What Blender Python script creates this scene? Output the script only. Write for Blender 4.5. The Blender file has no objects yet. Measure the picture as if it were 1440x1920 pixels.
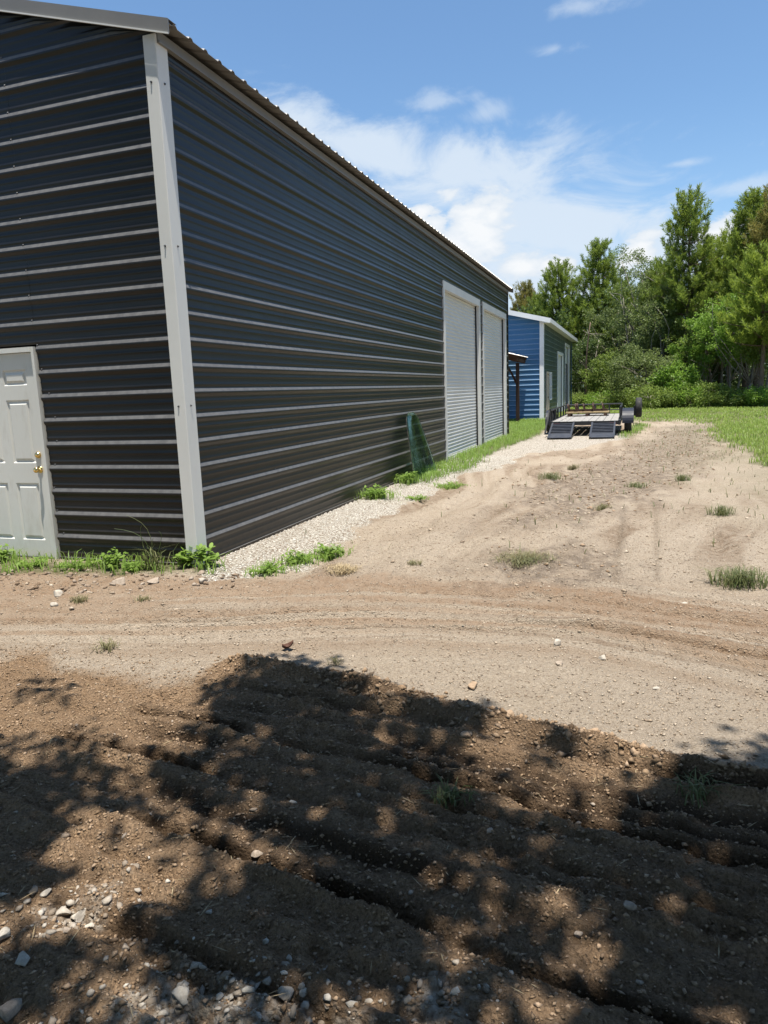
import bpy, math, random
import numpy as np
R = math.radians
rng = np.random.default_rng(7)
random.seed(7)
scene = bpy.context.scene
COL = scene.collection

# ------------------------------------------------------------------ camera numbers (solved from the photograph)
CAMZ = 1.53
FPX = 1325.71
PITCH, ROLL, YAW = R(9.619), R(-2.1339), R(19.4925)
_f = np.array([0, math.cos(PITCH), -math.sin(PITCH)])
_r0 = np.array([1., 0, 0]); _u0 = np.cross(_r0, _f)
_r = _r0*math.cos(ROLL) + _u0*math.sin(ROLL)
_u = -_r0*math.sin(ROLL) + _u0*math.cos(ROLL)
D_ = np.array([math.sin(YAW), math.cos(YAW), 0]); E_ = np.array([-math.cos(YAW), math.sin(YAW), 0])
CORNER = np.array([-1.74946, 6.41105, 0])

def ray(u, v):
    return _r*((u-720)/FPX) - _u*((v-960)/FPX) + _f
def gp(u, v, z=0.0):                      # pixel -> point on the ground
    q = ray(u, v); t = (z-CAMZ)/q[2]
    return np.array([q[0]*t, q[1]*t, z])
def at(u, v, Y):                          # pixel -> point at distance Y
    q = ray(u, v); t = Y/q[1]
    return np.array([q[0]*t, Y, CAMZ+q[2]*t])
def to_px(P):
    P = np.asarray(P, float)-np.array([0, 0, CAMZ])
    w = P@_f
    return 720+FPX*(P@_r)/w, 960-FPX*(P@_u)/w
def L2W(x, y, z=0.0):                     # building frame -> world
    return CORNER + D_*x + E_*y + np.array([0, 0, z])
def W2L(P):
    q = np.asarray(P)-CORNER
    return np.array([q@D_, q@E_])
BROT = R(90)-YAW

# ------------------------------------------------------------------ sun
SUN = np.array([.0334, -.1604, 1.0]); SUN /= np.linalg.norm(SUN)

# ------------------------------------------------------------------ helpers
class MB:
    def __init__(s): s.v = []; s.f = []; s.m = []; s.n = 0
    def add(s, V, F, mi=0):
        V = np.asarray(V, float).reshape(-1, 3)
        for f in F: s.f.append([i+s.n for i in f]); s.m.append(mi)
        s.v.append(V); s.n += len(V)
    def box(s, x0, x1, y0, y1, z0, z1, mi=0):
        V = [(x0,y0,z0),(x1,y0,z0),(x1,y1,z0),(x0,y1,z0),(x0,y0,z1),(x1,y0,z1),(x1,y1,z1),(x0,y1,z1)]
        s.add(V, [(0,3,2,1),(4,5,6,7),(0,1,5,4),(1,2,6,5),(2,3,7,6),(3,0,4,7)], mi)
    def obox(s, c, ax, ay, az, mi=0):     # oriented box: centre, half axes
        c, ax, ay, az = map(np.array, (c, ax, ay, az))
        V = [c+i*ax+j*ay+k*az for k in (-1,1) for (i,j) in ((-1,-1),(1,-1),(1,1),(-1,1))]
        s.add(V, [(0,3,2,1),(4,5,6,7),(0,1,5,4),(1,2,6,5),(2,3,7,6),(3,0,4,7)], mi)
    def beam(s, a, b, w, h, up=(0,0,1), mi=0):
        a, b = np.array(a, float), np.array(b, float); d = b-a; L = np.linalg.norm(d); d /= L
        up = np.array(up, float)
        if abs(d@up) > .98: up = np.array([1., 0, 0])
        sd = np.cross(d, up); sd /= np.linalg.norm(sd); u = np.cross(sd, d)
        s.obox((a+b)/2, d*L/2, sd*w/2, u*h/2, mi)
    def tube(s, pts, rad, seg=8, mi=0, cap=True):
        pts = np.asarray(pts, float); n = len(pts)
        rad = np.broadcast_to(np.asarray(rad, float), (n,))
        V = []; ang = np.arange(seg)*2*math.pi/seg
        ref = None
        for i in range(n):
            d = pts[min(i+1, n-1)]-pts[max(i-1, 0)]; d = d/(np.linalg.norm(d)+1e-9)
            if ref is None:
                ref = np.array([1., 0, 0]) if abs(d[0]) < .8 else np.array([0, 1., 0])
            a = ref-d*(ref@d); a /= np.linalg.norm(a)+1e-9; ref = a
            b = np.cross(d, a)
            V.append(pts[i]+rad[i]*(np.cos(ang)[:, None]*a+np.sin(ang)[:, None]*b))
        F = []
        for i in range(n-1):
            for k in range(seg):
                k2 = (k+1) % seg
                F.append((i*seg+k, i*seg+k2, (i+1)*seg+k2, (i+1)*seg+k))
        if cap:
            F.append(tuple(range(seg-1, -1, -1))); F.append(tuple((n-1)*seg+k for k in range(seg)))
        s.add(np.concatenate(V), F, mi)
    def lathe(s, prof, axis_o, axis_d, seg=24, mi=0):   # prof: (along axis, radius)
        axis_d = np.array(axis_d, float); axis_d /= np.linalg.norm(axis_d)
        ref = np.array([0, 0, 1.]) if abs(axis_d[2]) < .9 else np.array([1., 0, 0])
        a = np.cross(axis_d, ref); a /= np.linalg.norm(a); b = np.cross(axis_d, a)
        ang = np.arange(seg)*2*math.pi/seg
        V = [np.array(axis_o)+axis_d*h+r*(np.cos(ang)[:, None]*a+np.sin(ang)[:, None]*b) for h, r in prof]
        F = [(i*seg+k, i*seg+(k+1) % seg, (i+1)*seg+(k+1) % seg, (i+1)*seg+k) for i in range(len(prof)-1) for k in range(seg)]
        s.add(np.concatenate(V), F, mi)
    def build(s, name, mat, parent=None, smooth=False, loc=None, bevel=0):
        me = bpy.data.meshes.new(name)
        V = np.concatenate(s.v) if s.v else np.zeros((0, 3))
        me.from_pydata(V.tolist(), [], s.f)
        ms = mat if isinstance(mat, (list, tuple)) else [mat]
        for m in ms: me.materials.append(m)
        if len(ms) > 1: me.polygons.foreach_set('material_index', s.m)
        if smooth: me.polygons.foreach_set('use_smooth', [True]*len(me.polygons))
        me.update()
        o = bpy.data.objects.new(name, me); COL.objects.link(o)
        if parent: o.parent = parent
        if loc is not None: o.location = loc
        if bevel:
            b = o.modifiers.new('bevel', 'BEVEL'); b.width = bevel; b.segments = 2; b.limit_method = 'ANGLE'
        return o

def raw(name, V, F, mat, parent=None, smooth=False, loc=None):      # fast numpy mesh; F is (n,k)
    V = np.ascontiguousarray(V, dtype=np.float32); F = np.ascontiguousarray(F, dtype=np.int32)
    me = bpy.data.meshes.new(name); n, k = F.shape
    me.vertices.add(len(V)); me.vertices.foreach_set('co', V.ravel())
    me.loops.add(n*k); me.loops.foreach_set('vertex_index', F.ravel())
    me.polygons.add(n); me.polygons.foreach_set('loop_start', np.arange(0, n*k, k, dtype=np.int32))
    me.polygons.foreach_set('loop_total', np.full(n, k, dtype=np.int32))
    if smooth: me.polygons.foreach_set('use_smooth', np.ones(n, dtype=bool))
    me.materials.append(mat); me.update(calc_edges=True); me.validate()
    o = bpy.data.objects.new(name, me); COL.objects.link(o)
    if parent: o.parent = parent
    if loc is not None: o.location = loc
    return o

def empty(name, loc=(0,0,0), rz=0):
    o = bpy.data.objects.new(name, None); COL.objects.link(o)
    o.location = loc; o.rotation_euler = (0, 0, rz); o.empty_display_size = .3
    return o
def tag(o, label=None, cat=None, group=None, kind=None):
    if label: o['label'] = label
    if cat: o['category'] = cat
    if group: o['group'] = group
    if kind: o['kind'] = kind
    return o

# ------------------------------------------------------------------ numpy noise
_T = np.random.default_rng(3).random((512, 512))
def vn(x, y, s=0):
    x = np.asarray(x, float)+s*17.31; y = np.asarray(y, float)+s*9.77
    ix = np.floor(x).astype(int); iy = np.floor(y).astype(int); fx = x-ix; fy = y-iy
    fx = fx*fx*fx*(fx*(fx*6-15)+10); fy = fy*fy*fy*(fy*(fy*6-15)+10)
    a = _T[ix & 511, iy & 511]; b = _T[(ix+1) & 511, iy & 511]; c = _T[ix & 511, (iy+1) & 511]; d = _T[(ix+1) & 511, (iy+1) & 511]
    return (a*(1-fx)+b*fx)*(1-fy)+(c*(1-fx)+d*fx)*fy
def fbm(x, y, o=4, s=0):
    r = 0; a = .5; t = 0
    for i in range(o):
        r = r+a*vn(x, y, s+i*3); t += a; x = x*2.03; y = y*2.03; a *= .5
    return r/t
def domes(x, y, cell, rmax, s=0, dens=1.0):   # crumbs: height of jittered half-buried spheres
    gx = x/cell; gy = y/cell; ix = np.floor(gx).astype(int); iy = np.floor(gy).astype(int)
    h = np.zeros_like(x)
    for dx in (-1, 0, 1):
        for dy in (-1, 0, 1):
            jx = ix+dx; jy = iy+dy
            a = _T[(jx+s*31) & 511, jy & 511]; b = _T[(jx+101+s) & 511, (jy+57) & 511]; c = _T[(jx+211) & 511, (jy+133+s*7) & 511]
            e = _T[(jx+17+s) & 511, (jy+301) & 511]
            px = (jx+.15+.7*a)*cell; py = (jy+.15+.7*b)*cell
            r = rmax*(.25+.75*c*c)*(e < dens)
            d2 = (x-px)**2+(y-py)**2
            h = np.maximum(h, np.sqrt(np.maximum(r*r-d2, 0))*.9)
    return h
def sstep(a, b, x):
    t = np.clip((x-a)/(b-a), 0, 1); return t*t*(3-2*t)
def seg_dist(X, Y, pts):
    best = np.full(X.shape, 1e9)
    for (a, b) in zip(pts[:-1], pts[1:]):
        d = (b[0]-a[0], b[1]-a[1]); L = d[0]**2+d[1]**2+1e-12
        t = np.clip(((X-a[0])*d[0]+(Y-a[1])*d[1])/L, 0, 1)
        best = np.minimum(best, (X-a[0]-t*d[0])**2+(Y-a[1]-t*d[1])**2)
    return np.sqrt(best)
def poly_sd(X, Y, poly):                  # signed distance, + inside
    pts = list(poly)+[poly[0]]
    d = seg_dist(X, Y, pts); ins = np.zeros(X.shape, bool)
    for (a, b) in zip(pts[:-1], pts[1:]):
        c = ((a[1] > Y) != (b[1] > Y)) & (X < (b[0]-a[0])*(Y-a[1])/((b[1]-a[1])+1e-12)+a[0])
        ins ^= c
    return np.where(ins, d, -d)
def pxpoly(l): return [tuple(gp(u, v)[:2]) for u, v in l]

# ------------------------------------------------------------------ materials
class NT:
    def __init__(s, mat):
        s.t = mat.node_tree; s.t.nodes.clear()
    def n(s, typ, **k):
        nd = s.t.nodes.new(typ)
        for a, b in k.items():
            if a.startswith('i_'):
                key = a[2:]; key = int(key) if key.isdigit() else key.replace('_', ' ')
                s.put(nd.inputs[key], b)
            else: setattr(nd, a, b)
        return nd
    def put(s, sock, v):
        if isinstance(v, bpy.types.NodeSocket): s.t.links.new(v, sock)
        elif isinstance(v, bpy.types.Node): s.t.links.new(v.outputs[0], sock)
        else:
            if sock.type == 'RGBA' and len(v) == 3: v = (*v, 1)
            sock.default_value = v
    def math(s, op, a, b=0.0, c=0.0, clamp=False):
        nd = s.t.nodes.new('ShaderNodeMath'); nd.operation = op; nd.use_clamp = clamp
        s.put(nd.inputs[0], a); s.put(nd.inputs[1], b); s.put(nd.inputs[2], c); return nd.outputs[0]
    def mix(s, f, a, b, blend='MIX'):
        nd = s.t.nodes.new('ShaderNodeMix'); nd.data_type = 'RGBA'; nd.blend_type = blend
        s.put(nd.inputs[0], f); s.put(nd.inputs[6], a); s.put(nd.inputs[7], b); return nd.outputs[2]
    def noise(s, vec, scale, detail=4, rough=.6, dist=0):
        nd = s.t.nodes.new('ShaderNodeTexNoise'); s.put(nd.inputs['Vector'], vec)
        nd.inputs['Scale'].default_value = scale; nd.inputs['Detail'].default_value = detail
        nd.inputs['Roughness'].default_value = rough; nd.inputs['Distortion'].default_value = dist
        return nd.outputs['Fac']
    def ramp(s, f, stops):
        nd = s.t.nodes.new('ShaderNodeValToRGB'); s.put(nd.inputs[0], f); el = nd.color_ramp.elements
        while len(el) < len(stops): el.new(.5)
        for e, (p, c) in zip(el, stops):
            e.position = p; c = (c, c, c) if isinstance(c, (int, float)) else c; e.color = (*c, 1)
        return nd.outputs[0]
    def mr(s, f, a, b, c=0.0, d=1.0, smooth=False):
        nd = s.t.nodes.new('ShaderNodeMapRange'); s.put(nd.inputs[0], f)
        if smooth: nd.interpolation_type = 'SMOOTHSTEP'
        for i, x in enumerate((a, b, c, d)): s.put(nd.inputs[i+1], x)
        return nd.outputs[0]
    def attr(s, name):
        nd = s.t.nodes.new('ShaderNodeAttribute'); nd.attribute_name = name; return nd.outputs['Fac']
    def out(s, sh):
        o = s.t.nodes.new('ShaderNodeOutputMaterial'); s.t.links.new(sh if isinstance(sh, bpy.types.NodeSocket) else sh.outputs[0], o.inputs[0])
def newmat(name):
    m = bpy.data.materials.new(name); m.use_nodes = True; return m, NT(m)

def simple(name, col, rough=.5, spec=.5, metal=0, var=.12, scale=6, bump=0, bscale=60, dirt=None, stretch=None):
    m, t = newmat(name)
    co = t.n('ShaderNodeTexCoord').outputs['Object']
    if stretch is not None:
        mp = t.n('ShaderNodeMapping', i_Vector=co); mp.inputs['Scale'].default_value = stretch; co = mp.outputs[0]
    nz = t.noise(co, scale, 5)
    c1 = tuple(min(1, x*(1+var)) for x in col); c0 = tuple(x*(1-var) for x in col)
    c = t.mix(t.mr(nz, .3, .7), c0, c1)
    if dirt:
        dn = t.noise(co, dirt[1], 6, .7)
        c = t.mix(t.mr(dn, dirt[2], dirt[2]+.18, 0, dirt[3]), c, dirt[0])
    b = t.n('ShaderNodeBsdfPrincipled', i_Base_Color=c, i_Roughness=t.mr(nz, .2, .8, max(0, rough-.07), rough+.07), i_Metallic=metal, i_Specular_IOR_Level=spec)
    if bump:
        bn = t.n('ShaderNodeBump', i_Strength=bump, i_Distance=.01, i_Height=t.noise(co, bscale, 5))
        t.put(b.inputs['Normal'], bn)
    t.out(b); return m

def foliage(name, c0, c1, c2=None, trans=.35, rough=.5, spec=.25):
    m, t = newmat(name)
    isl = t.n('ShaderNodeNewGeometry').outputs['Random Per Island']
    co = t.n('ShaderNodeTexCoord').outputs['Object']
    big = t.mr(t.noise(co, .9, 3), .35, .65)
    c = t.mix(isl, c0, c1)
    if c2: c = t.mix(t.math('MULTIPLY', big, .7), c, c2)
    d = t.n('ShaderNodeBsdfPrincipled', i_Base_Color=c, i_Roughness=rough, i_Specular_IOR_Level=spec)
    tr = t.n('ShaderNodeBsdfTranslucent', i_Color=t.mix(.5, c, tuple(min(1, x*1.7) for x in (c1))))
    mx = t.n('ShaderNodeMixShader', i_0=trans); t.put(mx.inputs[1], d); t.put(mx.inputs[2], tr)
    t.out(mx); return m

def painted_metal(name, col, rough=.34, dust=(.16, .12, .09), dustamt=.10, rib_glint=(.275, .27, .265)):
    m, t = newmat(name)
    co = t.n('ShaderNodeTexCoord').outputs['Object']
    n1 = t.noise(co, 1.3, 5, .6); n2 = t.noise(co, 14, 4, .6)
    z = t.n('ShaderNodeSeparateXYZ', i_0=co).outputs[2]
    low = t.math('MULTIPLY', t.mr(z, .0, .7, 1.6, 0), t.mr(n2, .3, .7, .4, 1.3))                       # rain-splashed dust near the ground
    amt = t.math('MULTIPLY', t.math('ADD', t.math('MULTIPLY', t.mr(n1, .4, .75), .5), low), dustamt)
    c = t.mix(amt, tuple(x*.95 for x in col), dust)
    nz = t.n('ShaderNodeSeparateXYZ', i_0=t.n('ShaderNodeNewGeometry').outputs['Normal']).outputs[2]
    ledge = t.math('MULTIPLY', t.mr(nz, .30, .58), t.mr(n2, .25, .65, .6, 1))   # sun highlight painted pale on the upper side of every rib
    c = t.mix(t.math('MULTIPLY', ledge, .85), c, rib_glint)
    b = t.n('ShaderNodeBsdfPrincipled', i_Base_Color=c, i_Specular_IOR_Level=.30,
            i_Roughness=t.math('ADD', t.mr(n1, .3, .7, rough-.05, rough+.06), t.mr(n2, .3, .7, -.02, .03)))
    bn = t.n('ShaderNodeBump', i_Strength=.06, i_Distance=.02, i_Height=t.noise(co, 1.1, 2))
    t.put(b.inputs['Normal'], bn)
    t.out(b); return m

M = {}
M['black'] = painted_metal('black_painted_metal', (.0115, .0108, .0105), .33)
M['blue'] = painted_metal('blue_painted_metal', (.045, .14, .29), .32, dustamt=.05, rib_glint=(.42, .50, .58))
M['slate'] = painted_metal('slate_toned_metal', (.03, .062, .082), .32, dustamt=.05, rib_glint=(.34, .40, .38))  # side wall of the blue shed, in a darker slate tone
M['trim'] = simple('light_grey_trim', (.60, .595, .565), .42, .4, var=.05, scale=2.5, dirt=((.38,.34,.29), 5, .58, .18), stretch=(1,1,.25))
M['door'] = simple('grey_white_door_paint', (.58, .575, .535), .45, .4, var=.05, scale=3, dirt=((.34,.30,.24), 6, .52, .34), stretch=(1,1,.3))
M['white'] = simple('white_trim', (.74, .75, .75), .4, .4, var=.04, scale=2)
M['roof'] = simple('roof_metal', (.30, .285, .265), .4, .5, metal=.25, var=.1, scale=2)
M['rake'] = simple('brown_grey_trim', (.17, .165, .155), .4, .4, var=.08, scale=2)
M['roofw'] = simple('white_roof_metal', (.72, .73, .73), .4, .4, var=.05, scale=2)
M['curtain'] = simple('roller_curtain', (.55, .545, .515), .42, .45, var=.05, scale=1.2, dirt=((.38,.35,.27), 3, .55, .2))
M['beige'] = simple('beige_paint', (.5, .42, .33), .5, .4, var=.06)
M['darkgap'] = simple('dark_interior', (.02, .02, .02), .9, .2)
M['steel'] = simple('screw_steel', (.10, .10, .105), .45, .5, metal=.6)
M['brass'] = simple('polished_brass', (.78, .55, .22), .18, .5, metal=1, var=.06, scale=30)
M['concrete'] = simple('concrete', (.42, .4, .37), .9, .2, var=.12, scale=9, bump=.3, bscale=80)
M['tblack'] = simple('trailer_black_paint', (.018, .018, .02), .42, .5, var=.2, dirt=((.12,.07,.04), 8, .6, .35))
M['ramp'] = simple('ramp_blue_black_paint', (.032, .034, .041), .5, .45, var=.25, dirt=((.2,.17,.14), 9, .58, .35))
M['fender'] = simple('fender_paint', (.015, .017, .026), .5, .3, var=.2)
M['rubber'] = simple('tyre_rubber', (.022, .022, .022), .75, .3, var=.2, dirt=((.2,.16,.12), 12, .52, .4))
M['rim'] = simple('wheel_rim', (.45, .45, .45), .35, .5, metal=.6)
M['deck'] = simple('weathered_deck_wood', (.25, .238, .222), .85, .2, var=.35, scale=7, bump=.4, bscale=40, stretch=(.4, 6, 1))
M['plank'] = simple('yellow_brown_wood', (.25, .185, .10), .85, .2, var=.3, scale=9, bump=.3)
M['rust'] = simple('rusty_steel', (.06, .035, .025), .8, .3, var=.4, scale=14, bump=.4)
M['wood'] = simple('dark_brown_wood', (.028, .016, .011), .8, .25, var=.3, scale=8, bump=.3, stretch=(1, 1, .2))
M['wood2'] = simple('rafter_wood', (.06, .034, .02), .8, .25, var=.3, scale=8, bump=.3)
M['bark'] = simple('pine_bark', (.13, .095, .07), .95, .15, var=.45, scale=9, bump=.8, bscale=14, stretch=(1, 1, .3))
M['barkp'] = simple('pale_bark', (.27, .24, .2), .95, .15, var=.35, scale=7, bump=.5, bscale=20, stretch=(1, 1, .3))
M['pine'] = foliage('pine_needles', (.105, .16, .026), (.215, .275, .045), (.08, .125, .022), trans=.42)
M['pineb'] = foliage('young_pine_needles', (.16, .23, .03), (.27, .33, .05), (.13, .19, .03), trans=.45)
M['pined'] = foliage('browning_pine_needles', (.14, .16, .035), (.26, .21, .06), (.09, .13, .03), trans=.35)
M['leaf'] = foliage('green_leaves', (.105, .165, .03), (.22, .285, .055), (.08, .12, .028))
M['leafd'] = foliage('dull_leaves', (.095, .135, .04), (.19, .235, .075), (.075, .105, .035))
M['leafb'] = foliage('bright_leaves', (.11, .20, .026), (.21, .33, .05), (.09, .16, .026), trans=.45)
M['leafk'] = foliage('dark_leaves', (.045, .075, .02), (.10, .145, .035), (.034, .055, .017))
M['weed'] = foliage('weed_leaves', (.12, .21, .035), (.24, .35, .075), (.12, .18, .04), trans=.45)
M['grass'] = foliage('lawn_grass', (.13, .22, .035), (.25, .34, .07), (.19, .22, .06), trans=.4)
M['dryg'] = foliage('dry_grass', (.13, .12, .06), (.27, .23, .13), (.10, .13, .05), trans=.3)
M['mixg'] = foliage('half_dry_grass', (.07, .10, .03), (.2, .19, .09), (.06, .1, .03), trans=.3)
M['straw'] = foliage('straw', (.28, .21, .12), (.42, .34, .21), trans=.2)

def stone_mat(name, c0, c1, c2):
    m, t = newmat(name)
    isl = t.n('ShaderNodeNewGeometry').outputs['Random Per Island']
    co = t.n('ShaderNodeTexCoord').outputs['Object']
    c = t.ramp(isl, [(0, c0), (.5, c1), (1, c2)])
    n = t.noise(co, 55, 5, .7)
    c = t.mix(t.mr(n, .3, .7, 0, .6), c, tuple(x*.6 for x in c0))
    b = t.n('ShaderNodeBsdfPrincipled', i_Base_Color=c, i_Roughness=.92, i_Specular_IOR_Level=.2)
    bn = t.n('ShaderNodeBump', i_Strength=.6, i_Distance=.006, i_Height=t.noise(co, 90, 5, .7)); t.put(b.inputs['Normal'], bn)
    t.out(b); return m
M['stone'] = stone_mat('limestone', (.25, .205, .16), (.36, .31, .255), (.47, .43, .37))
M['sstone'] = stone_mat('soil_covered_stone', (.14, .095, .06), (.24, .175, .125), (.40, .34, .28))
M['stone2'] = stone_mat('mixed_stone', (.20, .155, .115), (.33, .285, .235), (.52, .48, .42))
M['chip'] = stone_mat('white_gravel_chip', (.58, .53, .45), (.70, .66, .585), (.80, .77, .70))
M['clod'] = stone_mat('soil_clod', (.19, .125, .075), (.29, .20, .125), (.40, .29, .20))
M['sclod'] = stone_mat('sandy_clod', (.26, .195, .14), (.38, .305, .225), (.52, .445, .355))

# ---- ground material
def ground_material():
    m, t = newmat('dirt_ground')
    co = t.n('ShaderNodeTexCoord').outputs['Object']
    soil, grav, red, deb, gra, moist_shade = [t.attr(a) for a in ('soil', 'gravel', 'red', 'debris', 'grassy', 'moist_shade')]
    nb = t.noise(co, 1.1, 5, .6); nm = t.noise(co, 9, 6, .68); nf = t.noise(co, 70, 6, .75); nff = t.noise(co, 260, 4, .8)
    fm = t.mr(nm, .32, .68); ff = t.mr(nf, .3, .7); fb = t.mr(nb, .35, .65); f3 = t.mr(nff, .3, .7)
    sand = t.mix(fm, (.40, .325, .243), (.58, .49, .38))
    sand = t.mix(t.math('MULTIPLY', fb, .5), sand, (.50, .425, .34))
    sand = t.mix(t.math('MULTIPLY', ff, .7), sand, (.235, .175, .125))
    sand = t.mix(t.math('MULTIPLY', f3, .28), sand, (.55, .46, .36))
    strk = t.attr('streak'); sand = t.mix(t.math('MULTIPLY', strk, t.mr(nm, .36, .58, .12, 1)), sand, t.mix(ff, (.17, .12, .08), (.31, .23, .16)))
    fine = t.noise(co, 88, 5, .75); sand = t.mix(t.mr(fine, .50, .68, 0, .75), sand, (.19, .14, .10)); sand = t.mix(t.mr(fine, .42, .28, 0, .45), sand, (.68, .61, .51))
    # scattered pale grit
    vo = t.n('ShaderNodeTexVoronoi', i_Vector=co, i_Scale=62.0)
    peb = t.math('MULTIPLY', t.mr(vo.outputs['Distance'], .16, .30, 1, 0), t.math('GREATER_THAN', t.n('ShaderNodeSeparateColor', i_0=vo.outputs['Color']).outputs[0], .80))
    sand = t.mix(t.math('MULTIPLY', peb, .9), sand, (.66, .59, .49))
    vd = t.n('ShaderNodeTexVoronoi', i_Vector=co, i_Scale=47.0)
    pit = t.math('MULTIPLY', t.mr(vd.outputs['Distance'], .14, .30, 1, 0), t.math('GREATER_THAN', t.n('ShaderNodeSeparateColor', i_0=vd.outputs['Color']).outputs[1], .80))
    sand = t.mix(t.math('MULTIPLY', pit, .85), sand, (.105, .072, .045))
    redc = t.mix(ff, (.235, .15, .092), (.36, .25, .165))
    c = t.mix(t.math('MULTIPLY', red, t.mr(nm, .25, .6, .4, 1)), sand, redc)
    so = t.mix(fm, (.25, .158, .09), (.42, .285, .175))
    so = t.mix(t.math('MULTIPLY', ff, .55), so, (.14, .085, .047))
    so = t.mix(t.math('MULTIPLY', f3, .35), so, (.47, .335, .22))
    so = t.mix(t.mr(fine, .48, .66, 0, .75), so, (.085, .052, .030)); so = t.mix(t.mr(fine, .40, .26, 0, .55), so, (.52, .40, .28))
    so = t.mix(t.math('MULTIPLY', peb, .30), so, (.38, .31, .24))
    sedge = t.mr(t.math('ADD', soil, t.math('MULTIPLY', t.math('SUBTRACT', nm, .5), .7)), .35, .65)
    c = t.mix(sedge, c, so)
    c = t.mix(t.math('MULTIPLY', moist_shade, .85), c, (.040, .025, .015))
    dc = t.mix(ff, (.13, .10, .075), (.30, .24, .185))
    c = t.mix(t.math('MULTIPLY', deb, t.mr(nm, .36, .56)), c, dc)
    v2 = t.n('ShaderNodeTexVoronoi', i_Vector=co, i_Scale=44.0)
    gcol = t.ramp(t.n('ShaderNodeSeparateColor', i_0=v2.outputs['Color']).outputs[0], [(0, (.50, .45, .375)), (.5, (.66, .61, .535)), (1, (.78, .735, .66))])
    gcol = t.mix(t.mr(v2.outputs['Distance'], .35, .7), gcol, (.27, .22, .17))
    gedge = t.mr(t.math('ADD', grav, t.math('MULTIPLY', t.math('SUBTRACT', nm, .5), .8)), .3, .75)
    c = t.mix(gedge, c, gcol)
    gg = t.mix(fm, (.065, .085, .028), (.14, .145, .06)); gg = t.mix(t.math('MULTIPLY', ff, .4), gg, (.16, .125, .08))
    c = t.mix(t.math('MULTIPLY', gra, t.mr(nm, .25, .55, .55, 1)), c, gg)
    b = t.n('ShaderNodeBsdfPrincipled', i_Base_Color=c, i_Roughness=.96, i_Specular_IOR_Level=.12)
    h = t.math('ADD', t.math('MULTIPLY', nf, .9), t.math('MULTIPLY', nff, .35))
    va = t.n('ShaderNodeTexVoronoi', i_Vector=co, i_Scale=30.0, i_Randomness=1.0).outputs['Distance']; vb = t.n('ShaderNodeTexVoronoi', i_Vector=co, i_Scale=85.0).outputs['Distance']
    crumb = t.math('ADD', t.math('MULTIPLY', t.mr(va, 0, .75, 1, 0), t.mr(nm, .40, .62, 0, 1.1)), t.math('MULTIPLY', t.mr(vb, 0, .75, 1, 0), .55))
    h = t.math('ADD', h, t.math('MULTIPLY', crumb, t.mr(soil, 0, 1, .70, .95)))
    h = t.math('ADD', h, t.math('MULTIPLY', fine, .5))
    h = t.math('ADD', h, t.math('SUBTRACT', t.math('MULTIPLY', peb, .5), t.math('MULTIPLY', pit, .5)))
    h = t.math('ADD', h, t.math('MULTIPLY', t.math('MULTIPLY', gedge, t.mr(v2.outputs['Distance'], .1, .6, 1, 0)), .8))
    bn = t.n('ShaderNodeBump', i_Strength=1.0, i_Distance=.026, i_Height=h)
    t.put(b.inputs['Normal'], bn); t.out(b); return m
M['ground'] = ground_material()

# ------------------------------------------------------------------ ground sheet
def axis(c0, c1, step, grow1, big, grow2, far0, far1):
    a = list(np.arange(c0, c1, step)); s = step; x = a[-1]
    while x < far1:
        s = s*grow1 if s < big else s*grow2
        x += s; a.append(x)
    s = step; x = a[0]; l = []
    while x > far0:
        s = s*grow1 if s < big else s*grow2
        x -= s; l.append(x)
    return np.array(l[::-1]+a)
xs = axis(-2.3, 2.3, .0095, 1.035, .3, 1.10, -420, 420)
ys = axis(1.15, 4.6, .0090, 1.026, .35, 1.09, -60, 460)
GX, GY = np.meshgrid(xs, ys)
LX = (GX-CORNER[0])*D_[0]+(GY-CORNER[1])*D_[1]; LY = (GX-CORNER[0])*E_[0]+(GY-CORNER[1])*E_[1]

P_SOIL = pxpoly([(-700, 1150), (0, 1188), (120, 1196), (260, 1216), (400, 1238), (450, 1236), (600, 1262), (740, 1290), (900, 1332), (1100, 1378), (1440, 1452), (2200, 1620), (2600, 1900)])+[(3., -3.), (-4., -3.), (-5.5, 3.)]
P_GRAV = [pxpoly([(392, 1050), (405, 1084), (455, 1082), (520, 1068), (585, 1062), (640, 1010), (720, 970), (800, 925), (880, 890), (940, 882), (985, 850), (1100, 836), (1175, 822), (1170, 812), (1000, 812), (900, 850), (835, 858), (700, 905), (560, 972)])]
P_GRAV2 = [pxpoly([(20, 1660), (90, 1625), (170, 1640), (215, 1710), (150, 1770), (0, 1800), (-60, 1740)]),
           pxpoly([(180, 1800), (330, 1770), (470, 1800), (640, 1850), (830, 1850), (900, 1880), (900, 2000), (100, 2000)])]
P_RED = [pxpoly([(-500, 1040), (0, 1066), (400, 1082), (700, 1078), (1000, 1092), (1440, 1150), (1800, 1220), (1800, 1260), (1440, 1180), (1000, 1122), (720, 1106), (360, 1116), (0, 1128), (-500, 1120)])]
P_DEB = [pxpoly([(960, 985), (985, 905), (1150, 855), (1250, 800), (1345, 795), (1335, 860), (1270, 905), (1180, 960), (1080, 985)]), pxpoly([(880, 1070), (940, 1030), (1060, 1030), (1180, 1060), (1160, 1085), (960, 1090)])]
P_LAWN = pxpoly([(1338, 815), (1352, 799), (1440, 789), (1700, 780), (2000, 800), (1700, 960), (1440, 872), (1385, 845)])
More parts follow.
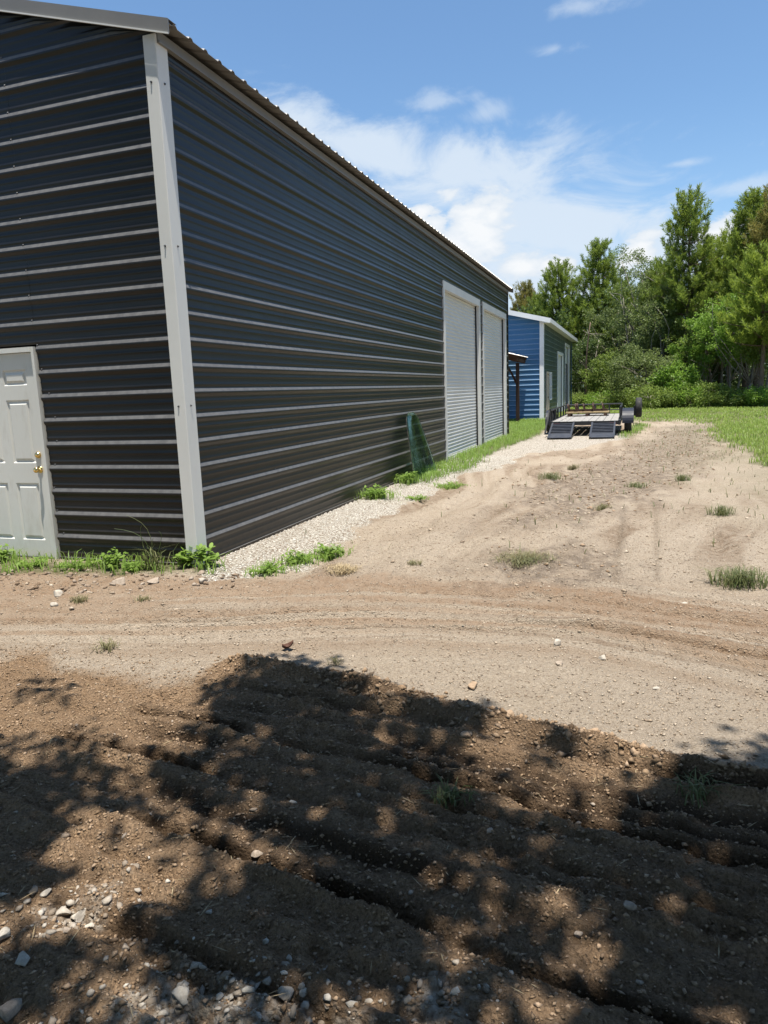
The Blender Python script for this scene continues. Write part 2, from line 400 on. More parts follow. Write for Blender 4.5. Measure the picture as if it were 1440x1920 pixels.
P_STRIP = [pxpoly([(735, 922), (775, 880), (835, 860), (952, 810), (956, 787), (1022, 785), (1036, 800), (1005, 818), (950, 838), (915, 858), (885, 880), (820, 902)]),
           pxpoly([(-300, 1040), (0, 1046), (110, 1050), (390, 1052), (392, 1072), (300, 1074), (100, 1072), (0, 1078), (-300, 1080)]),
           pxpoly([(1170, 822), (1198, 796), (1215, 800), (1190, 815)])]
jit = (fbm(GX*3, GY*3, 3, 5)-.5)
near = sstep(9, 5, GY)
sd_soil = poly_sd(GX, GY, P_SOIL)+jit*.16
lw = sstep(-.7, -1.5, GX)
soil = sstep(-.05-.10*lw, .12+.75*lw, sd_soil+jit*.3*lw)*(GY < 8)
grav = np.zeros_like(GX)
for p in P_GRAV: grav = np.maximum(grav, sstep(-.12, .15, poly_sd(GX, GY, p)+jit*.5))
for p in P_GRAV2: grav = np.maximum(grav, .62*sstep(-.12, .22, poly_sd(GX, GY, p)+jit*.3))
red = np.zeros_like(GX)
for p in P_RED: red = np.maximum(red, .8*sstep(-.1, .12, poly_sd(GX, GY, p)+jit*.25))
deb = np.zeros_like(GX)
for p in P_DEB: deb = np.maximum(deb, sstep(-.4, .5, poly_sd(GX, GY, p)+jit*1.5))
lawn = sstep(-.25, .35, poly_sd(GX, GY, P_LAWN)+jit*1.2)
strip = np.zeros_like(GX)
for p in P_STRIP: strip = np.maximum(strip, sstep(-.1, .12, poly_sd(GX, GY, p)+jit*.4))
P_BACK = pxpoly([(1205, 783), (1290, 787), (1345, 797), (1440, 788), (1700, 779), (1700, 772), (1205, 772)])
backlawn = np.maximum(sstep(25.0, 27.5, LX+(fbm(GX*.5, GY*.5, 3, 9)-.5)*5+np.clip(-LY-4, 0, 6)*.3)*(GY > 12), .9*sstep(-.8, .8, poly_sd(GX, GY, P_BACK)+jit*2))
side_grass = sstep(8.2, 11, -LY+(fbm(GX*.4, GY*.4, 3, 12)-.5)*3)*sstep(6, 12, GY)
leftg = sstep(1.5, 3.5, -LX-6+0*LY)*(GX < -6)
grassy = np.maximum.reduce([lawn, strip*.9, backlawn, side_grass, leftg])
drymix = sstep(-3, 1, poly_sd(GX, GY, P_LAWN))*.5
grassy = np.clip(np.maximum(grassy, drymix*fbm(GX*1.5, GY*1.5, 3, 4)*1.3), 0, 1)

# heights
n_ = np.array([.489, .872]); t_ = np.array([.872, -.489])
Wc = GX*n_[0]+GY*n_[1]; Tc = GX*t_[0]+GY*t_[1]
H = (fbm(GX*.35, GY*.35, 3, 1)-.5)*.08*sstep(2, 9, GY)+(fbm(GX*1.6, GY*1.6, 4, 2)-.5)*.030
rough = (fbm(GX*9, GY*9, 4, 6)-.5)*.034+(fbm(GX*34, GY*34, 3, 8)-.5)*.020
H += rough*near*(.55+.75*soil)
H += near*(domes(GX, GY, .055, .018, 1, .6)*(.30+.55*soil)+domes(GX, GY, .13, .040, 2, .38)*(.08+.42*soil))*(.4+1.2*sstep(.35, .65, fbm(GX*2.2, GY*2.2, 3, 14)))
moist_shade = np.zeros_like(GX)
# furrows left by the tyres and blade in the loose soil
wob = (vn(Tc*1.3, Tc*0, 21)-.5)*.07+(vn(Tc*7, Tc*0, 22)-.5)*.025
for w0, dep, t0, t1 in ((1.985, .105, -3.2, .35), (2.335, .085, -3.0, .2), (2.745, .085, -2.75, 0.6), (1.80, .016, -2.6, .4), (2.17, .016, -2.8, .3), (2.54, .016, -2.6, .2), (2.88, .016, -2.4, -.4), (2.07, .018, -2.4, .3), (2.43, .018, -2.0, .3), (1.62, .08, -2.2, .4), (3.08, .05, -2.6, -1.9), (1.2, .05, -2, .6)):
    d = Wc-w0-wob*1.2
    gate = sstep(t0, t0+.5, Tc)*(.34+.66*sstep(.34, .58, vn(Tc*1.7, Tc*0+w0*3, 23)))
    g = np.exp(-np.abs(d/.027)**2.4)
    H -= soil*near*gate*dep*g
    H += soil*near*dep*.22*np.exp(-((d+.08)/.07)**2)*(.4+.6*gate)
    moist_shade = np.maximum(moist_shade, soil*gate*np.exp(-((d-.005)/.06)**2))  # damp soil, plus crevice shadow darkened into the furrow colour
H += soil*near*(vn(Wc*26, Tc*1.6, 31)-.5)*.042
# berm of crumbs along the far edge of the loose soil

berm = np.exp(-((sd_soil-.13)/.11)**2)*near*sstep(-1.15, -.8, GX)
H += berm*(.055+.03*fbm(GX*5, GY*5, 3, 33)); moist_shade = np.maximum(moist_shade, berm*.45*sstep(.40, .62, fbm(GX*4, GY*4, 3, 35)))
# long arcs of combed tracks across the front of the drive
TR = [[(-500, 1105), (0, 1132), (360, 1118), (720, 1108), (1080, 1124), (1440, 1172), (1900, 1270)],
      [(-500, 1165), (0, 1172), (360, 1172), (720, 1160), (1080, 1172), (1440, 1236), (1900, 1350)]]
streak = np.zeros_like(GX)
for k, l in enumerate(TR):
    pl = pxpoly(l); d = seg_dist(GX, GY, pl)
    far = poly_sd(GX, GY, pl+[(9, 30), (-9, 30)]); sgn = np.where(far > 0, d, -d)
    m_ = np.exp(-(d/.5)**2)*(1-soil)*near
    H += m_*((vn(sgn*24, GX*.35, 41+k)-.5)*.05+(vn(sgn*9, GX*.25, 44+k)-.5)*.03)
    red = np.maximum(red, m_*.75*sstep(.45, .62, vn(sgn*11, GX*.4, 47+k)))
    streak = np.maximum(streak, m_*sstep(.45, .62, vn(sgn*17, GX*.3, 141+k)*.7+.3*vn(sgn*55, GX*.6, 143+k)))
    H -= .018*np.exp(-(d/.06)**2)*near*(1-soil)
# wheel marks up the drive
for l, wd, st in (([(1150, 1090), (1160, 1020), (1172, 950)], .035, .75), ([(1232, 1090), (1230, 1020), (1230, 945)], .028, .6), ([(860, 1010), (960, 940), (1080, 880)], .05, .3), ([(760, 1010), (900, 925), (1030, 870)], .05, .25), ([(1020, 1080), (1090, 990), (1180, 890)], .05, .2)):
    d = seg_dist(GX, GY, pxpoly(l)); g = np.exp(-(d/wd)**2)*(.5+.5*vn(GX*6, GY*6, 51))
    H -= g*.02; moist_shade = np.maximum(moist_shade, g*st*.55)
drive = sstep(4.6, 6.5, GY)*(1-grassy)
wv = (vn(LX*.25, LX*0, 161)-.5)*1.2
streak = np.maximum(streak, drive*sstep(.44, .64, vn((LY+wv)*4.5, LX*.22, 162)*.65+.35*vn((LY+wv)*15, LX*.5, 163))*sstep(.2, .5, fbm(GX*.6, GY*.6, 3, 164)))
H += drive*((vn(LY*5.5, LX*.5, 61)-.5)*.07+(vn((LY+wv)*16, LX*.6, 65)-.5)*.03+(fbm(GX*4, GY*4, 3, 62)-.5)*.05)*sstep(30, 12, GY)
H += deb*(1-grav)*np.maximum(domes(GX, GY, .22, .05, 5, .55), domes(GX, GY, .11, .03, 6, .5))*sstep(26, 14, GY)
# keep building and trailer footings on level ground
foot = sstep(.9, .1, -LY)*sstep(-1.0, -.15, LX)
H *= (1-foot*.9)
H *= 1-.85*sstep(.6, 0, poly_sd(GX, GY, [tuple(L2W(*q)[:2]) for q in ((14.8, -1.0), (14.8, -4.3), (24, -4.5), (24, -.9))])*-1)
H = np.where(LY > -.02, np.where((LX > .02) & (LX < 17.6), -.03, H), H)
nx, ny = len(xs), len(ys)
idx = np.arange(nx*ny).reshape(ny, nx)
F = np.stack([idx[:-1, :-1].ravel(), idx[:-1, 1:].ravel(), idx[1:, 1:].ravel(), idx[1:, :-1].ravel()], 1)
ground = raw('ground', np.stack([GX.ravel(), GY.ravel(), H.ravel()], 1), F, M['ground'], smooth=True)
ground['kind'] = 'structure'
for nm, a in (('soil', soil), ('gravel', grav), ('red', red), ('debris', deb*(1-soil)), ('streak', streak), ('grassy', grassy), ('moist_shade', moist_shade)):
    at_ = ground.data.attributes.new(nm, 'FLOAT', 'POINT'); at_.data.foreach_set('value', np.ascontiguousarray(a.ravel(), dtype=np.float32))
def hgt(x, y):                            # ground height by bilinear lookup
    x = np.asarray(x, float); y = np.asarray(y, float)
    i = np.clip(np.searchsorted(xs, x)-1, 0, nx-2); j = np.clip(np.searchsorted(ys, y)-1, 0, ny-2)
    fx = (x-xs[i])/(xs[i+1]-xs[i]); fy = (y-ys[j])/(ys[j+1]-ys[j])
    return (H[j, i]*(1-fx)+H[j, i+1]*fx)*(1-fy)+(H[j+1, i]*(1-fx)+H[j+1, i+1]*fx)*fy
def fld(A, x, y):
    i = np.clip(np.searchsorted(xs, x)-1, 0, nx-2); j = np.clip(np.searchsorted(ys, y)-1, 0, ny-2); return A[j, i]

# ------------------------------------------------------------------ corrugated sheet
RP = .2286; RZ = .216
_maj = [(-.042, 0), (-.036, .0004), (-.032, .002), (-.011, .0175), (-.006, .019), (.003, .0195), (.008, .0188), (.012, .0172), (.040, .0022), (.044, .0005), (.050, 0)]
_min = [(-.02, 0), (-.013, .0009), (-.006, .0032), (0, .0038), (.006, .0032), (.013, .0009), (.02, 0)]
_prof = _maj+[(RP/3+a, b) for a, b in _min]+[(2*RP/3+a, b) for a, b in _min]
def profile(z0, z1, rz=RZ):
    pts = [(z0, 0.)]
    k0 = int(math.floor((z0-rz)/RP))-1; k1 = int(math.ceil((z1-rz)/RP))+1
    for k in range(k0, k1+1):
        for a, b in _prof:
            z = rz+k*RP+a
            if z0+.002 < z < z1-.002: pts.append((z, b))
    pts.append((z1, 0.)); return pts
def sheet(mb, u0, u1, z0, z1, put, topf=None, rz=RZ, du=.7, flip=False):
    """put(u, z, out) -> xyz ; topf(u) clips the top to a sloping line"""
    P = profile(z0, z1, rz); nu = max(2, int(math.ceil((u1-u0)/du))+1); us = np.linspace(u0, u1, nu)
    V = []
    for u in us:
        for (z, o) in P:
            w = .0016*(vn(np.array([u*.9+z0*7]), np.array([z*1.3]), 71)[0]-.5)*2
            zz = min(z, topf(u)) if topf else z
            V.append(put(u, zz, o+w))
    m = len(P); Fc = []
    for i in range(nu-1):
        for j in range(m-1):
            q = (i*m+j, (i+1)*m+j, (i+1)*m+j+1, i*m+j+1)
            if topf and P[j][0] >= min(topf(us[i]), topf(us[i+1])) and P[j][0] >= max(topf(us[i]), topf(us[i+1])): continue
            Fc.append(q[::-1] if flip else q)
    mb.add(V, Fc)
def dots(mb, pts, nrm, r=.007, h=.006, mi=1):
    nrm = np.array(nrm, float)
    for p in pts:
        p = np.array(p, float); mb.lathe([(0, r*1.5), (.002, r*1.5), (.002, r), (h, r*.9), (h, .0001)], p, nrm, 6, mi)

# ------------------------------------------------------------------ main black metal building (local frame: x along drive, y to the left)
BL, BW, BH = 17.60, 9.6, 4.50
SL = .29
blk = empty('metal_building', CORNER, BROT)
tag(blk, 'big black ribbed metal workshop with light grey corner post and two roller doors', 'building')
topg = lambda y: 4.53+SL*min(y, BW-y)
mb = MB()
put_front = lambda u, z, o: (-o, u, z)
sheet(mb, .03, 1.60, .0, 5.2, put_front, topg, du=.5, flip=True)
sheet(mb, 1.60, 2.70, 2.10, 5.4, put_front, topg, du=.5, flip=True)
sheet(mb, 2.70, BW-.03, .0, 6.0, put_front, topg, du=.5, flip=True)
dots(mb, [(-.001, 1.53+.06*math.sin(k), RZ+k*RP+.048) for k in range(9)]+[(-.001, 1.62, RZ+k*RP+.048) for k in range(9, 20)], (-1, 0, 0), .0065)
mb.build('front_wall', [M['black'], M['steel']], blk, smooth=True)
mb = MB()
put_side = lambda u, z, o: (u, -o, z)
sheet(mb, .03, 9.36, .0, 4.49, put_side, du=.6, flip=False)
sheet(mb, 9.36, 13.16, 3.765, 4.49, put_side)
sheet(mb, 13.16, 13.50, .0, 4.49, put_side)
sheet(mb, 13.50, 17.16, 3.765, 4.49, put_side)
sheet(mb, 17.16, BL-.03, .0, 4.49, put_side)
dots(mb, [(x, -.001, RZ+k*RP+.05) for x in (1.6, 3.1, 4.6, 6.1, 7.6) for k in range(8, 19, 2)]+[(x+.02, -.001, RZ+k*RP+.05) for x in (1.6, 4.6, 7.6) for k in range(0, 8, 2)], (0, -1, 0), .0065)
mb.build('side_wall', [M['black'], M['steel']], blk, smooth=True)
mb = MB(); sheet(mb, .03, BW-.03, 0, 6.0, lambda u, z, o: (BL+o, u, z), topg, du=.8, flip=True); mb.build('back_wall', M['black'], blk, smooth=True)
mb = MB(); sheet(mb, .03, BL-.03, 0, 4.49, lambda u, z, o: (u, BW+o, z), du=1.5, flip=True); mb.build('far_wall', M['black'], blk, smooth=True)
# base angle under the sheets
for q in ((.0, 9.36, -.012, .02), (13.16, 13.5, -.012, .02), (17.16, BL, -.012, .02), (-.012, .02, .02, 1.6), (-.012, .02, 2.7, BW)):
    mb = MB(); mb.box(*q, -.06, .022); mb.build('base_rail', M['black'], blk)
mb = MB(); mb.box(.05, BL-.05, .06, BW-.06, -.2, .0); mb.build('floor_slab', M['concrete'], blk)
# corner posts: folded L trims standing proud of the ribs
def corner_post(x, y, sx, sy, mat, par, a=.095, b=.135, top=4.50, screws=True):
    mb = MB(); o = .024
    ring = lambda z: [(x-sx*o, y+sy*a, z), (x-sx*o, y-sy*(o-.006), z), (x-sx*(o-.006), y-sy*o, z), (x+sx*b, y-sy*o, z), (x+sx*b, y+.0, z), (x+sx*.001, y+sy*.001, z), (x, y+sy*a, z)]
    zs = np.linspace(-.06, top, 12); V = []
    for z in zs: V += [np.array(q)+np.array([.0015*math.sin(z*3.1), .0012*math.sin(z*2.3+1), 0]) for q in ring(z)]
    Fc = []
    for i in range(len(zs)-1):
        for k in range(7):
            k2 = (k+1) % 7
            q = (i*7+k, i*7+k2, (i+1)*7+k2, (i+1)*7+k)
            Fc.append(q if sx*sy > 0 else q[::-1])
    Fc.append(tuple(range(7))); Fc.append(tuple((len(zs)-1)*7+k for k in range(6, -1, -1)))
    mb.add(V, Fc)
    if screws:
        for z in (.12, 1.47, 2.84, 4.14):
            dots(mb, [(x-sx*o, y+sy*.045, z)], (-sx, 0, 0), .007, .012); dots(mb, [(x+sx*.06, y-sy*o, z+.004)], (0, -sy, 0), .007, .012)
    return mb.build('corner_post', [mat, M['steel']], par)
corner_post(0, 0, 1, 1, M['trim'], blk)
corner_post(BL, 0, -1, 1, M['black'], blk, a=.05, b=.05, screws=False)
corner_post(0, BW, 1, -1, M['trim'], blk, screws=False)
corner_post(BL, BW, -1, -1, M['trim'], blk, screws=False)
# roof: ribbed sheets running up the slope, overhanging eave
def ribbed_roof(W, Lx, ov, fo, z_e, sl, mat, par, rib=.019, thick=.004):
    mb = MB(); x = -fo; xsn = []
    pr = [(-.034, 0), (-.018, rib), (.018, rib), (.034, 0)]
    k = 0; pts = [(-fo, 0.)]
    while True:
        c = -fo+.10+k*RP
        if c > Lx+fo-.06: break
        pts += [(c+a, b) for a, b in pr]; k += 1
    pts.append((Lx+fo, 0.))
    for sgn in (0, 1):
        V = []; n = len(pts)
        ysl = [-ov, W/2]
        for y in ysl:
            for (xx, o) in pts:
                yy = y if sgn == 0 else W-y
                V.append((xx, yy, z_e+sl*(y+ov)+o))
        for y in ysl:
            for (xx, o) in pts:
                yy = y if sgn == 0 else W-y
                V.append((xx, yy, z_e+sl*(y+ov)+o-thick))
        Fc = []
        for j in range(n-1):
            Fc.append((j, j+1, n+j+1, n+j)); Fc.append((2*n+j, 3*n+j, 3*n+j+1, 2*n+j+1))
            Fc.append((j, 2*n+j, 2*n+j+1, j+1))
        Fc.append((0, n, 3*n, 2*n)); Fc.append((n-1, 3*n-1, 4*n-1, 2*n-1))
        if sgn: Fc = [f[::-1] for f in Fc]
        mb.add(V, Fc)
    zr = z_e+sl*(W/2+ov)
    mb.add([(-fo, W/2-.2, zr-.2*sl+.024), (Lx+fo, W/2-.2, zr-.2*sl+.024), (Lx+fo, W/2, zr+.03), (-fo, W/2, zr+.03), (Lx+fo, W/2+.2, zr-.2*sl+.024), (-fo, W/2+.2, zr-.2*sl+.024)], [(0, 1, 2, 3), (3, 2, 4, 5)])
    return mb.build('roof', mat, par)
OV, FO = .17, .045
roof = ribbed_roof(BW, BL, OV, FO, 4.545, SL, M['roof'], blk)
def rake_trim(W, Lx, ov, fo, z_e, sl, par, mat, face=.095, lip=None):
    for xe, s in ((-fo, -1), (Lx+fo, 1)):
        mb = MB()
        for side in (0, 1):
            P = [(-ov-.012, z_e-.012*sl), (W/2, z_e+sl*(W/2+ov))]
            a, b = P
            fy = (lambda y: y) if side == 0 else (lambda y: W-y)
            x0, x1 = (xe-.012, xe) if s < 0 else (xe, xe+.012)
            V = [(x0, fy(a[0]), a[1]-face+.012), (x1, fy(a[0]), a[1]-face+.012), (x1, fy(b[0]), b[1]-face+.012), (x0, fy(b[0]), b[1]-face+.012),
                 (x0, fy(a[0]), a[1]+.026), (x1, fy(a[0]), a[1]+.026), (x1, fy(b[0]), b[1]+.026), (x0, fy(b[0]), b[1]+.026)]
            Fc = [(0,3,2,1),(4,5,6,7),(0,1,5,4),(1,2,6,5),(2,3,7,6),(3,0,4,7)]
            mb.add(V, Fc if side == 0 else [f[::-1] for f in Fc])
            # flange on top of the roof and hemmed lip at the bottom
            xi = xe+(-s)*.11; xa, xb = min(xe, xi), max(xe, xi)
            V = [(xa, fy(a[0]), a[1]+.0225), (xb, fy(a[0]), a[1]+.0225), (xb, fy(b[0]), b[1]+.0225), (xa, fy(b[0]), b[1]+.0225),
                 (xa, fy(a[0]), a[1]+.0255), (xb, fy(a[0]), a[1]+.0255), (xb, fy(b[0]), b[1]+.0255), (xa, fy(b[0]), b[1]+.0255)]
            mb.add(V, Fc if side == 0 else [f[::-1] for f in Fc])
            if lip:
                xl0, xl1 = (xe-.024, xe-.0125) if s < 0 else (xe+.0125, xe+.024)
                zf = -face
                V = [(xl0, fy(a[0]), a[1]+zf), (xl1, fy(a[0]), a[1]+zf), (xl1, fy(b[0]), b[1]+zf), (xl0, fy(b[0]), b[1]+zf),
                     (xl0, fy(a[0]), a[1]+zf+.012), (xl1, fy(a[0]), a[1]+zf+.012), (xl1, fy(b[0]), b[1]+zf+.012), (xl0, fy(b[0]), b[1]+zf+.012)]
                mb.add(V, Fc if side == 0 else [f[::-1] for f in Fc], 1)
        mb.build('rake_trim', [mat, lip or mat], par)
rake_trim(BW, BL, OV, FO, 4.545, SL, roof, M['rake'], lip=M['trim'])
mb = MB(); mb.box(.0, BL, -.034, -.003, 4.435, 4.53); mb.box(.0, BL, -.05, -.034, 4.435, 4.452)
mb.box(.0, BL, BW+.003, BW+.034, 4.435, 4.53)
mb.build('eave_trim', M['rake'], roof)

# roller doors
def roller_door(par, x0, x1, ztop, cm, fm, face=.12, head=.165, dep=.10, z_bot=.0, name='roller_door'):
    per = .078; zs = []; ptsn = 7
    n = int((ztop-head-z_bot)/per)+1
    P = []
    for k in range(n):
        for j in range(ptsn):
            f = j/ptsn; z = z_bot+.05+(k+f)*per
            P.append((z, .017*math.sin(math.pi*min(1, f*1.12))**.8 if f < .89 else 0.))
    P = [p for p in P if p[0] < ztop-.02]
    mb = MB(); V = []; xa, xb = x0+face-.01, x1-face+.01
    us = np.linspace(xa, xb, 6)
    for u in us:
        for z, o in P: V.append((u, dep-o+.003*math.sin(u*2.1+z*.7), z))
    m = len(P)
    mb.add(V, [(i*m+j, (i+1)*m+j, (i+1)*m+j+1, i*m+j+1) for i in range(5) for j in range(m-1)])
    d = mb.build(name, cm, par, smooth=True)
    mb = MB(); mb.box(xa, xb, dep-.03, dep+.01, z_bot-.0, z_bot+.055); mb.build('bottom_bar', fm, d)
    mb = MB()
    mb.box(x0, x0+face, -.032, -.004, -.05, ztop); mb.box(x1-face, x1, -.032, -.004, -.05, ztop)
    mb.box(x0+face, x1-face, -.032, -.004, ztop-head, ztop)
    mb.box(x0+face-.012, x0+face-.001, -.004, dep+.03, -.05, ztop-.01); mb.box(x1-face+.001, x1-face+.012, -.004, dep+.03, -.05, ztop-.01)
    mb.box(x0+face, x1-face, -.004, dep-.03, ztop-head+.001, ztop-head+.012)
    mb.build('door_frame', fm, d)
    for xa_, xb_ in ((x0+face-.001, x0+face+.022), (x1-face-.022, x1-face+.001)):
        mb = MB(); mb.box(xa_, xb_, dep-.052, dep-.022, -.02, ztop-head); mb.build('guide_rail', M['darkgap'], d)
    return d
roller_door(blk, 9.36, 13.16, 3.77, M['curtain'], M['trim'])
roller_door(blk, 13.50, 17.16, 3.77, M['curtain'], M['trim'])

# six panel entry door on the front wall
def panel_door(par, y0, y1, z0, z1, mat, frame):
    """front face at x=-.012 looking toward -x; embossed panels"""
    mb = MB(); xf = -.004
    W = y1-y0
    cols = [(y0+.115, y0+W/2-.055), (y0+W/2+.055, y1-.115)]
    rows = [(z0+.17, z0+.17+.58), (z0+.95, z0+.95+.62), (z0+1.71, z0+1.71+.15)]
    ysn = sorted({y0, y1, *[q for c in cols for q in c]}); zsn = sorted({z0, z1, *[q for r in rows for q in r]})
    for i in range(len(ysn)-1):
        for j in range(len(zsn)-1):
            a, b, c, d = ysn[i], ysn[i+1], zsn[j], zsn[j+1]
            if any(abs(a-q[0]) < 1e-6 for q in cols) and any(abs(c-r[0]) < 1e-6 for r in rows):
                lv = [(0, 0), (.014, .012), (.026, .012), (.046, -.001)]
                V = []
                for ins, dep in lv: V += [(xf+dep, a+ins, c+ins), (xf+dep, b-ins, c+ins), (xf+dep, b-ins, d-ins), (xf+dep, a+ins, d-ins)]
                Fc = []
                for l in range(3):
                    for k in range(4): Fc.append((l*4+k, l*4+(k+1) % 4, (l+1)*4+(k+1) % 4, (l+1)*4+k)[::-1])
                Fc.append((12, 13, 14, 15)[::-1]); mb.add(V, Fc)
            else:
                mb.add([(xf, a, c), (xf, b, c), (xf, b, d), (xf, a, d)], [(3, 2, 1, 0)])
    mb.box(xf+.013, xf+.045, y0, y1, z0, z1)
    d = mb.build('entry_door', mat, par)
    mb = MB()
    mb.box(-.03, .03, y0-.035, y0-.004, -.03, z1+.05); mb.box(-.03, .03, y1+.004, y1+.035, -.03, z1+.05)
    mb.box(-.036, .03, y0-.004, y1+.004, z1+.004, z1+.05)
    mb.build('door_frame', frame, d)
    mb = MB(); mb.box(-.03, .05, y0, y1, -.05, z0-.002); mb.build('threshold', M['steel'], d)
    # handle set: lever/knob plus deadbolt, near the right stile
    yk = y0+.075
    mb = MB(); o = (xf, yk, .90)
    mb.lathe([(0, .034), (.008, .034), (.012, .013), (.030, .011), (.038, .022), (.050, .029), (.062, .026), (.070, .012), (.071, .0001)], o, (-1, 0, 0), 20)
    mb.build('door_knob', M['brass'], d, smooth=True)
    mb = MB(); o = (xf, yk, 1.045)
    mb.lathe([(0, .033), (.010, .033), (.018, .025), (.028, .022), (.030, .0001)], o, (-1, 0, 0), 20); mb.build('deadbolt', M['brass'], d, smooth=True)
    return d
panel_door(blk, 1.655, 2.575, .015, 2.03, M['door'], M['door'])

# ------------------------------------------------------------------ blue building farther along the drive
bpos = L2W(28.0, .1)
blu = empty('metal_building', bpos, BROT)
tag(blu, 'blue ribbed metal shed with slate toned side wall and white trim beyond the black workshop', 'building')
B2L, B2W = 15.9, 9.0
top2 = lambda y: 4.50+.26*min(y, B2W-y)
mb = MB(); sheet(mb, .03, B2W-.03, 0, 6, put_front, top2, du=.8, flip=True); mb.build('front_wall', M['blue'], blu, smooth=True)
mb = MB()
for (a, b, z0) in ((.03, 1.15, 0), (1.15, 2.1, 2.2), (2.1, 2.55, 0), (2.55, 3.35, 2.2), (3.35, 6.4, 0), (6.4, 9.7, 3.35), (9.7, 10.9, 0), (10.9, 14.0, 4.02), (14.0, B2L-.03, 0)):
    sheet(mb, a, b, z0, 4.46, put_side)
sheet(mb, 2.55, 3.35, 0, .84, put_side)
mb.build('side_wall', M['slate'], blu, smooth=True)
mb = MB(); sheet(mb, .03, B2W-.03, 0, 6, lambda u, z, o: (B2L+o, u, z), top2, du=.8, flip=True); mb.build('back_wall', M['blue'], blu, smooth=True)
mb = MB(); sheet(mb, .03, B2L-.03, 0, 4.46, lambda u, z, o: (u, B2W+o, z), du=2, flip=True); mb.build('far_wall', M['blue'], blu, smooth=True)
corner_post(0, 0, 1, 1, M['white'], blu, a=.16, b=.16, screws=False); corner_post(B2L, 0, -1, 1, M['blue'], blu, a=.06, b=.06, screws=False)
corner_post(0, B2W, 1, -1, M['white'], blu, screws=False)
rf2 = ribbed_roof(B2W, B2L, .32, .28, 4.49, .26, M['roofw'], blu)
rake_trim(B2W, B2L, .32, .28, 4.49, .26, rf2, M['white'], face=.20)
mb = MB(); mb.box(-.28, B2L+.28, -.345, -.33, 4.33, 4.52); mb.box(-.27, B2L+.27, -.33, -.003, 4.33, 4.345); mb.build('eave_trim', M['white'], rf2)
for q in ((-.014, .02, .02, B2W), (0, 1.15, -.014, .02), (2.1, 6.4, -.014, .02), (9.7, 10.9, -.014, .02), (14.0, B2L, -.014, .02)):
    mb = MB(); mb.box(*q, -.06, .05); mb.build('base_rail', M['white'], blu)
mb = MB(); mb.box(.05, B2L-.05, .06, B2W-.06, -.2, 0); mb.build('floor_slab', M['concrete'], blu)
roller_door(blu, 6.4, 9.7, 3.36, M['white'], M['white'], face=.2, head=.16)
od = roller_door(blu, 10.9, 14.0, 4.03, M['white'], M['white'], face=.2, head=.16, z_bot=2.87)
od['label'] = 'half raised roller door'
mb = MB(); mb.box(1.24, 2.02, -.0, .035, .02, 2.08)
ed = mb.build('entry_door', M['beige'], blu); mb = MB()
mb.box(1.15, 1.24, -.05, .03, -.03, 2.2); mb.box(2.02, 2.1, -.05, .03, -.03, 2.2); mb.box(1.24, 2.02, -.05, .03, 2.1, 2.2); mb.build('door_frame', M['beige'], ed)
mb = MB(); mb.lathe([(0, .03), (.02, .012), (.05, .028), (.06, .0001)], (1.93, -.001, 1.0), (0, -1, 0), 12); mb.build('door_knob', M['steel'], ed, smooth=True)
mb = MB(); mb.box(2.55, 3.35, .02, .03, .84, 2.2); wn = mb.build('window', M['darkgap'], blu); mb = MB()
for q in ((2.55, 2.62, .84, 2.2), (3.28, 3.35, .84, 2.2), (2.62, 3.28, .84, .91), (2.62, 3.28, 2.13, 2.2), (2.62, 3.28, 1.5, 1.55)): mb.box(q[0], q[1], -.05, .02, q[2], q[3])
mb.build('window_frame', M['white'], wn)

# ------------------------------------------------------------------ timber lean-to between the buildings
ln = empty('lean_to', L2W(25.3, 0), BROT)
tag(ln, 'small dark timber lean-to with sloping roof between the two metal buildings', 'shelter')
for (x, y) in ((.3, .9), (.3, 4.3), (2.1, 4.3)):
    zt = 2.55+.27*(y-.9)
    mb = MB(); mb.box(x-.07, x+.07, y-.07, y+.07, -.05, zt); mb.build('post', M['wood'], ln)
    if y < 1:
        mb = MB(); c = [(x, y+.06+.55*t, zt-.85+.80*math.sin(t*math.pi/2)) for t in np.linspace(0, 1, 6)]
        mb.tube(c, .05, 6); mb.build('brace', M['wood'], ln)
mb = MB()
for x in (.3, 2.1): mb.beam((x, .83, 2.65), (x, 4.7, 2.65+.27*3.87), .07, .17)
for y in (.9, 4.3): mb.beam((.0, y, 2.68+.27*(y-.9)), (2.4, y, 2.68+.27*(y-.9)), .09, .12)
for x in (.05, .9, 1.5, 2.35): mb.beam((x, .80, 2.78), (x, 4.75, 2.78+.27*3.95), .05, .11)
mb.build('roof_frame', M['wood2'], ln)
mb = MB()
V = []; n = 0; pts = []
for k in range(12): pts += [(-.1+k*.22, 0), (-.1+k*.22+.09, 0), (-.1+k*.22+.11, .02), (-.1+k*.22+.15, .02), (-.1+k*.22+.17, 0)]
for y in (.76, 4.9):
    for x, o in pts: V.append((x, y, 2.84+.27*(y-.76)+o))
m = len(pts); mb.add(V, [(j, j+1, m+j+1, m+j) for j in range(m-1)]); rs = mb.build('roof_sheet', M['roof'], ln)
sm = rs.modifiers.new('thick', 'SOLIDIFY'); sm.thickness = .012

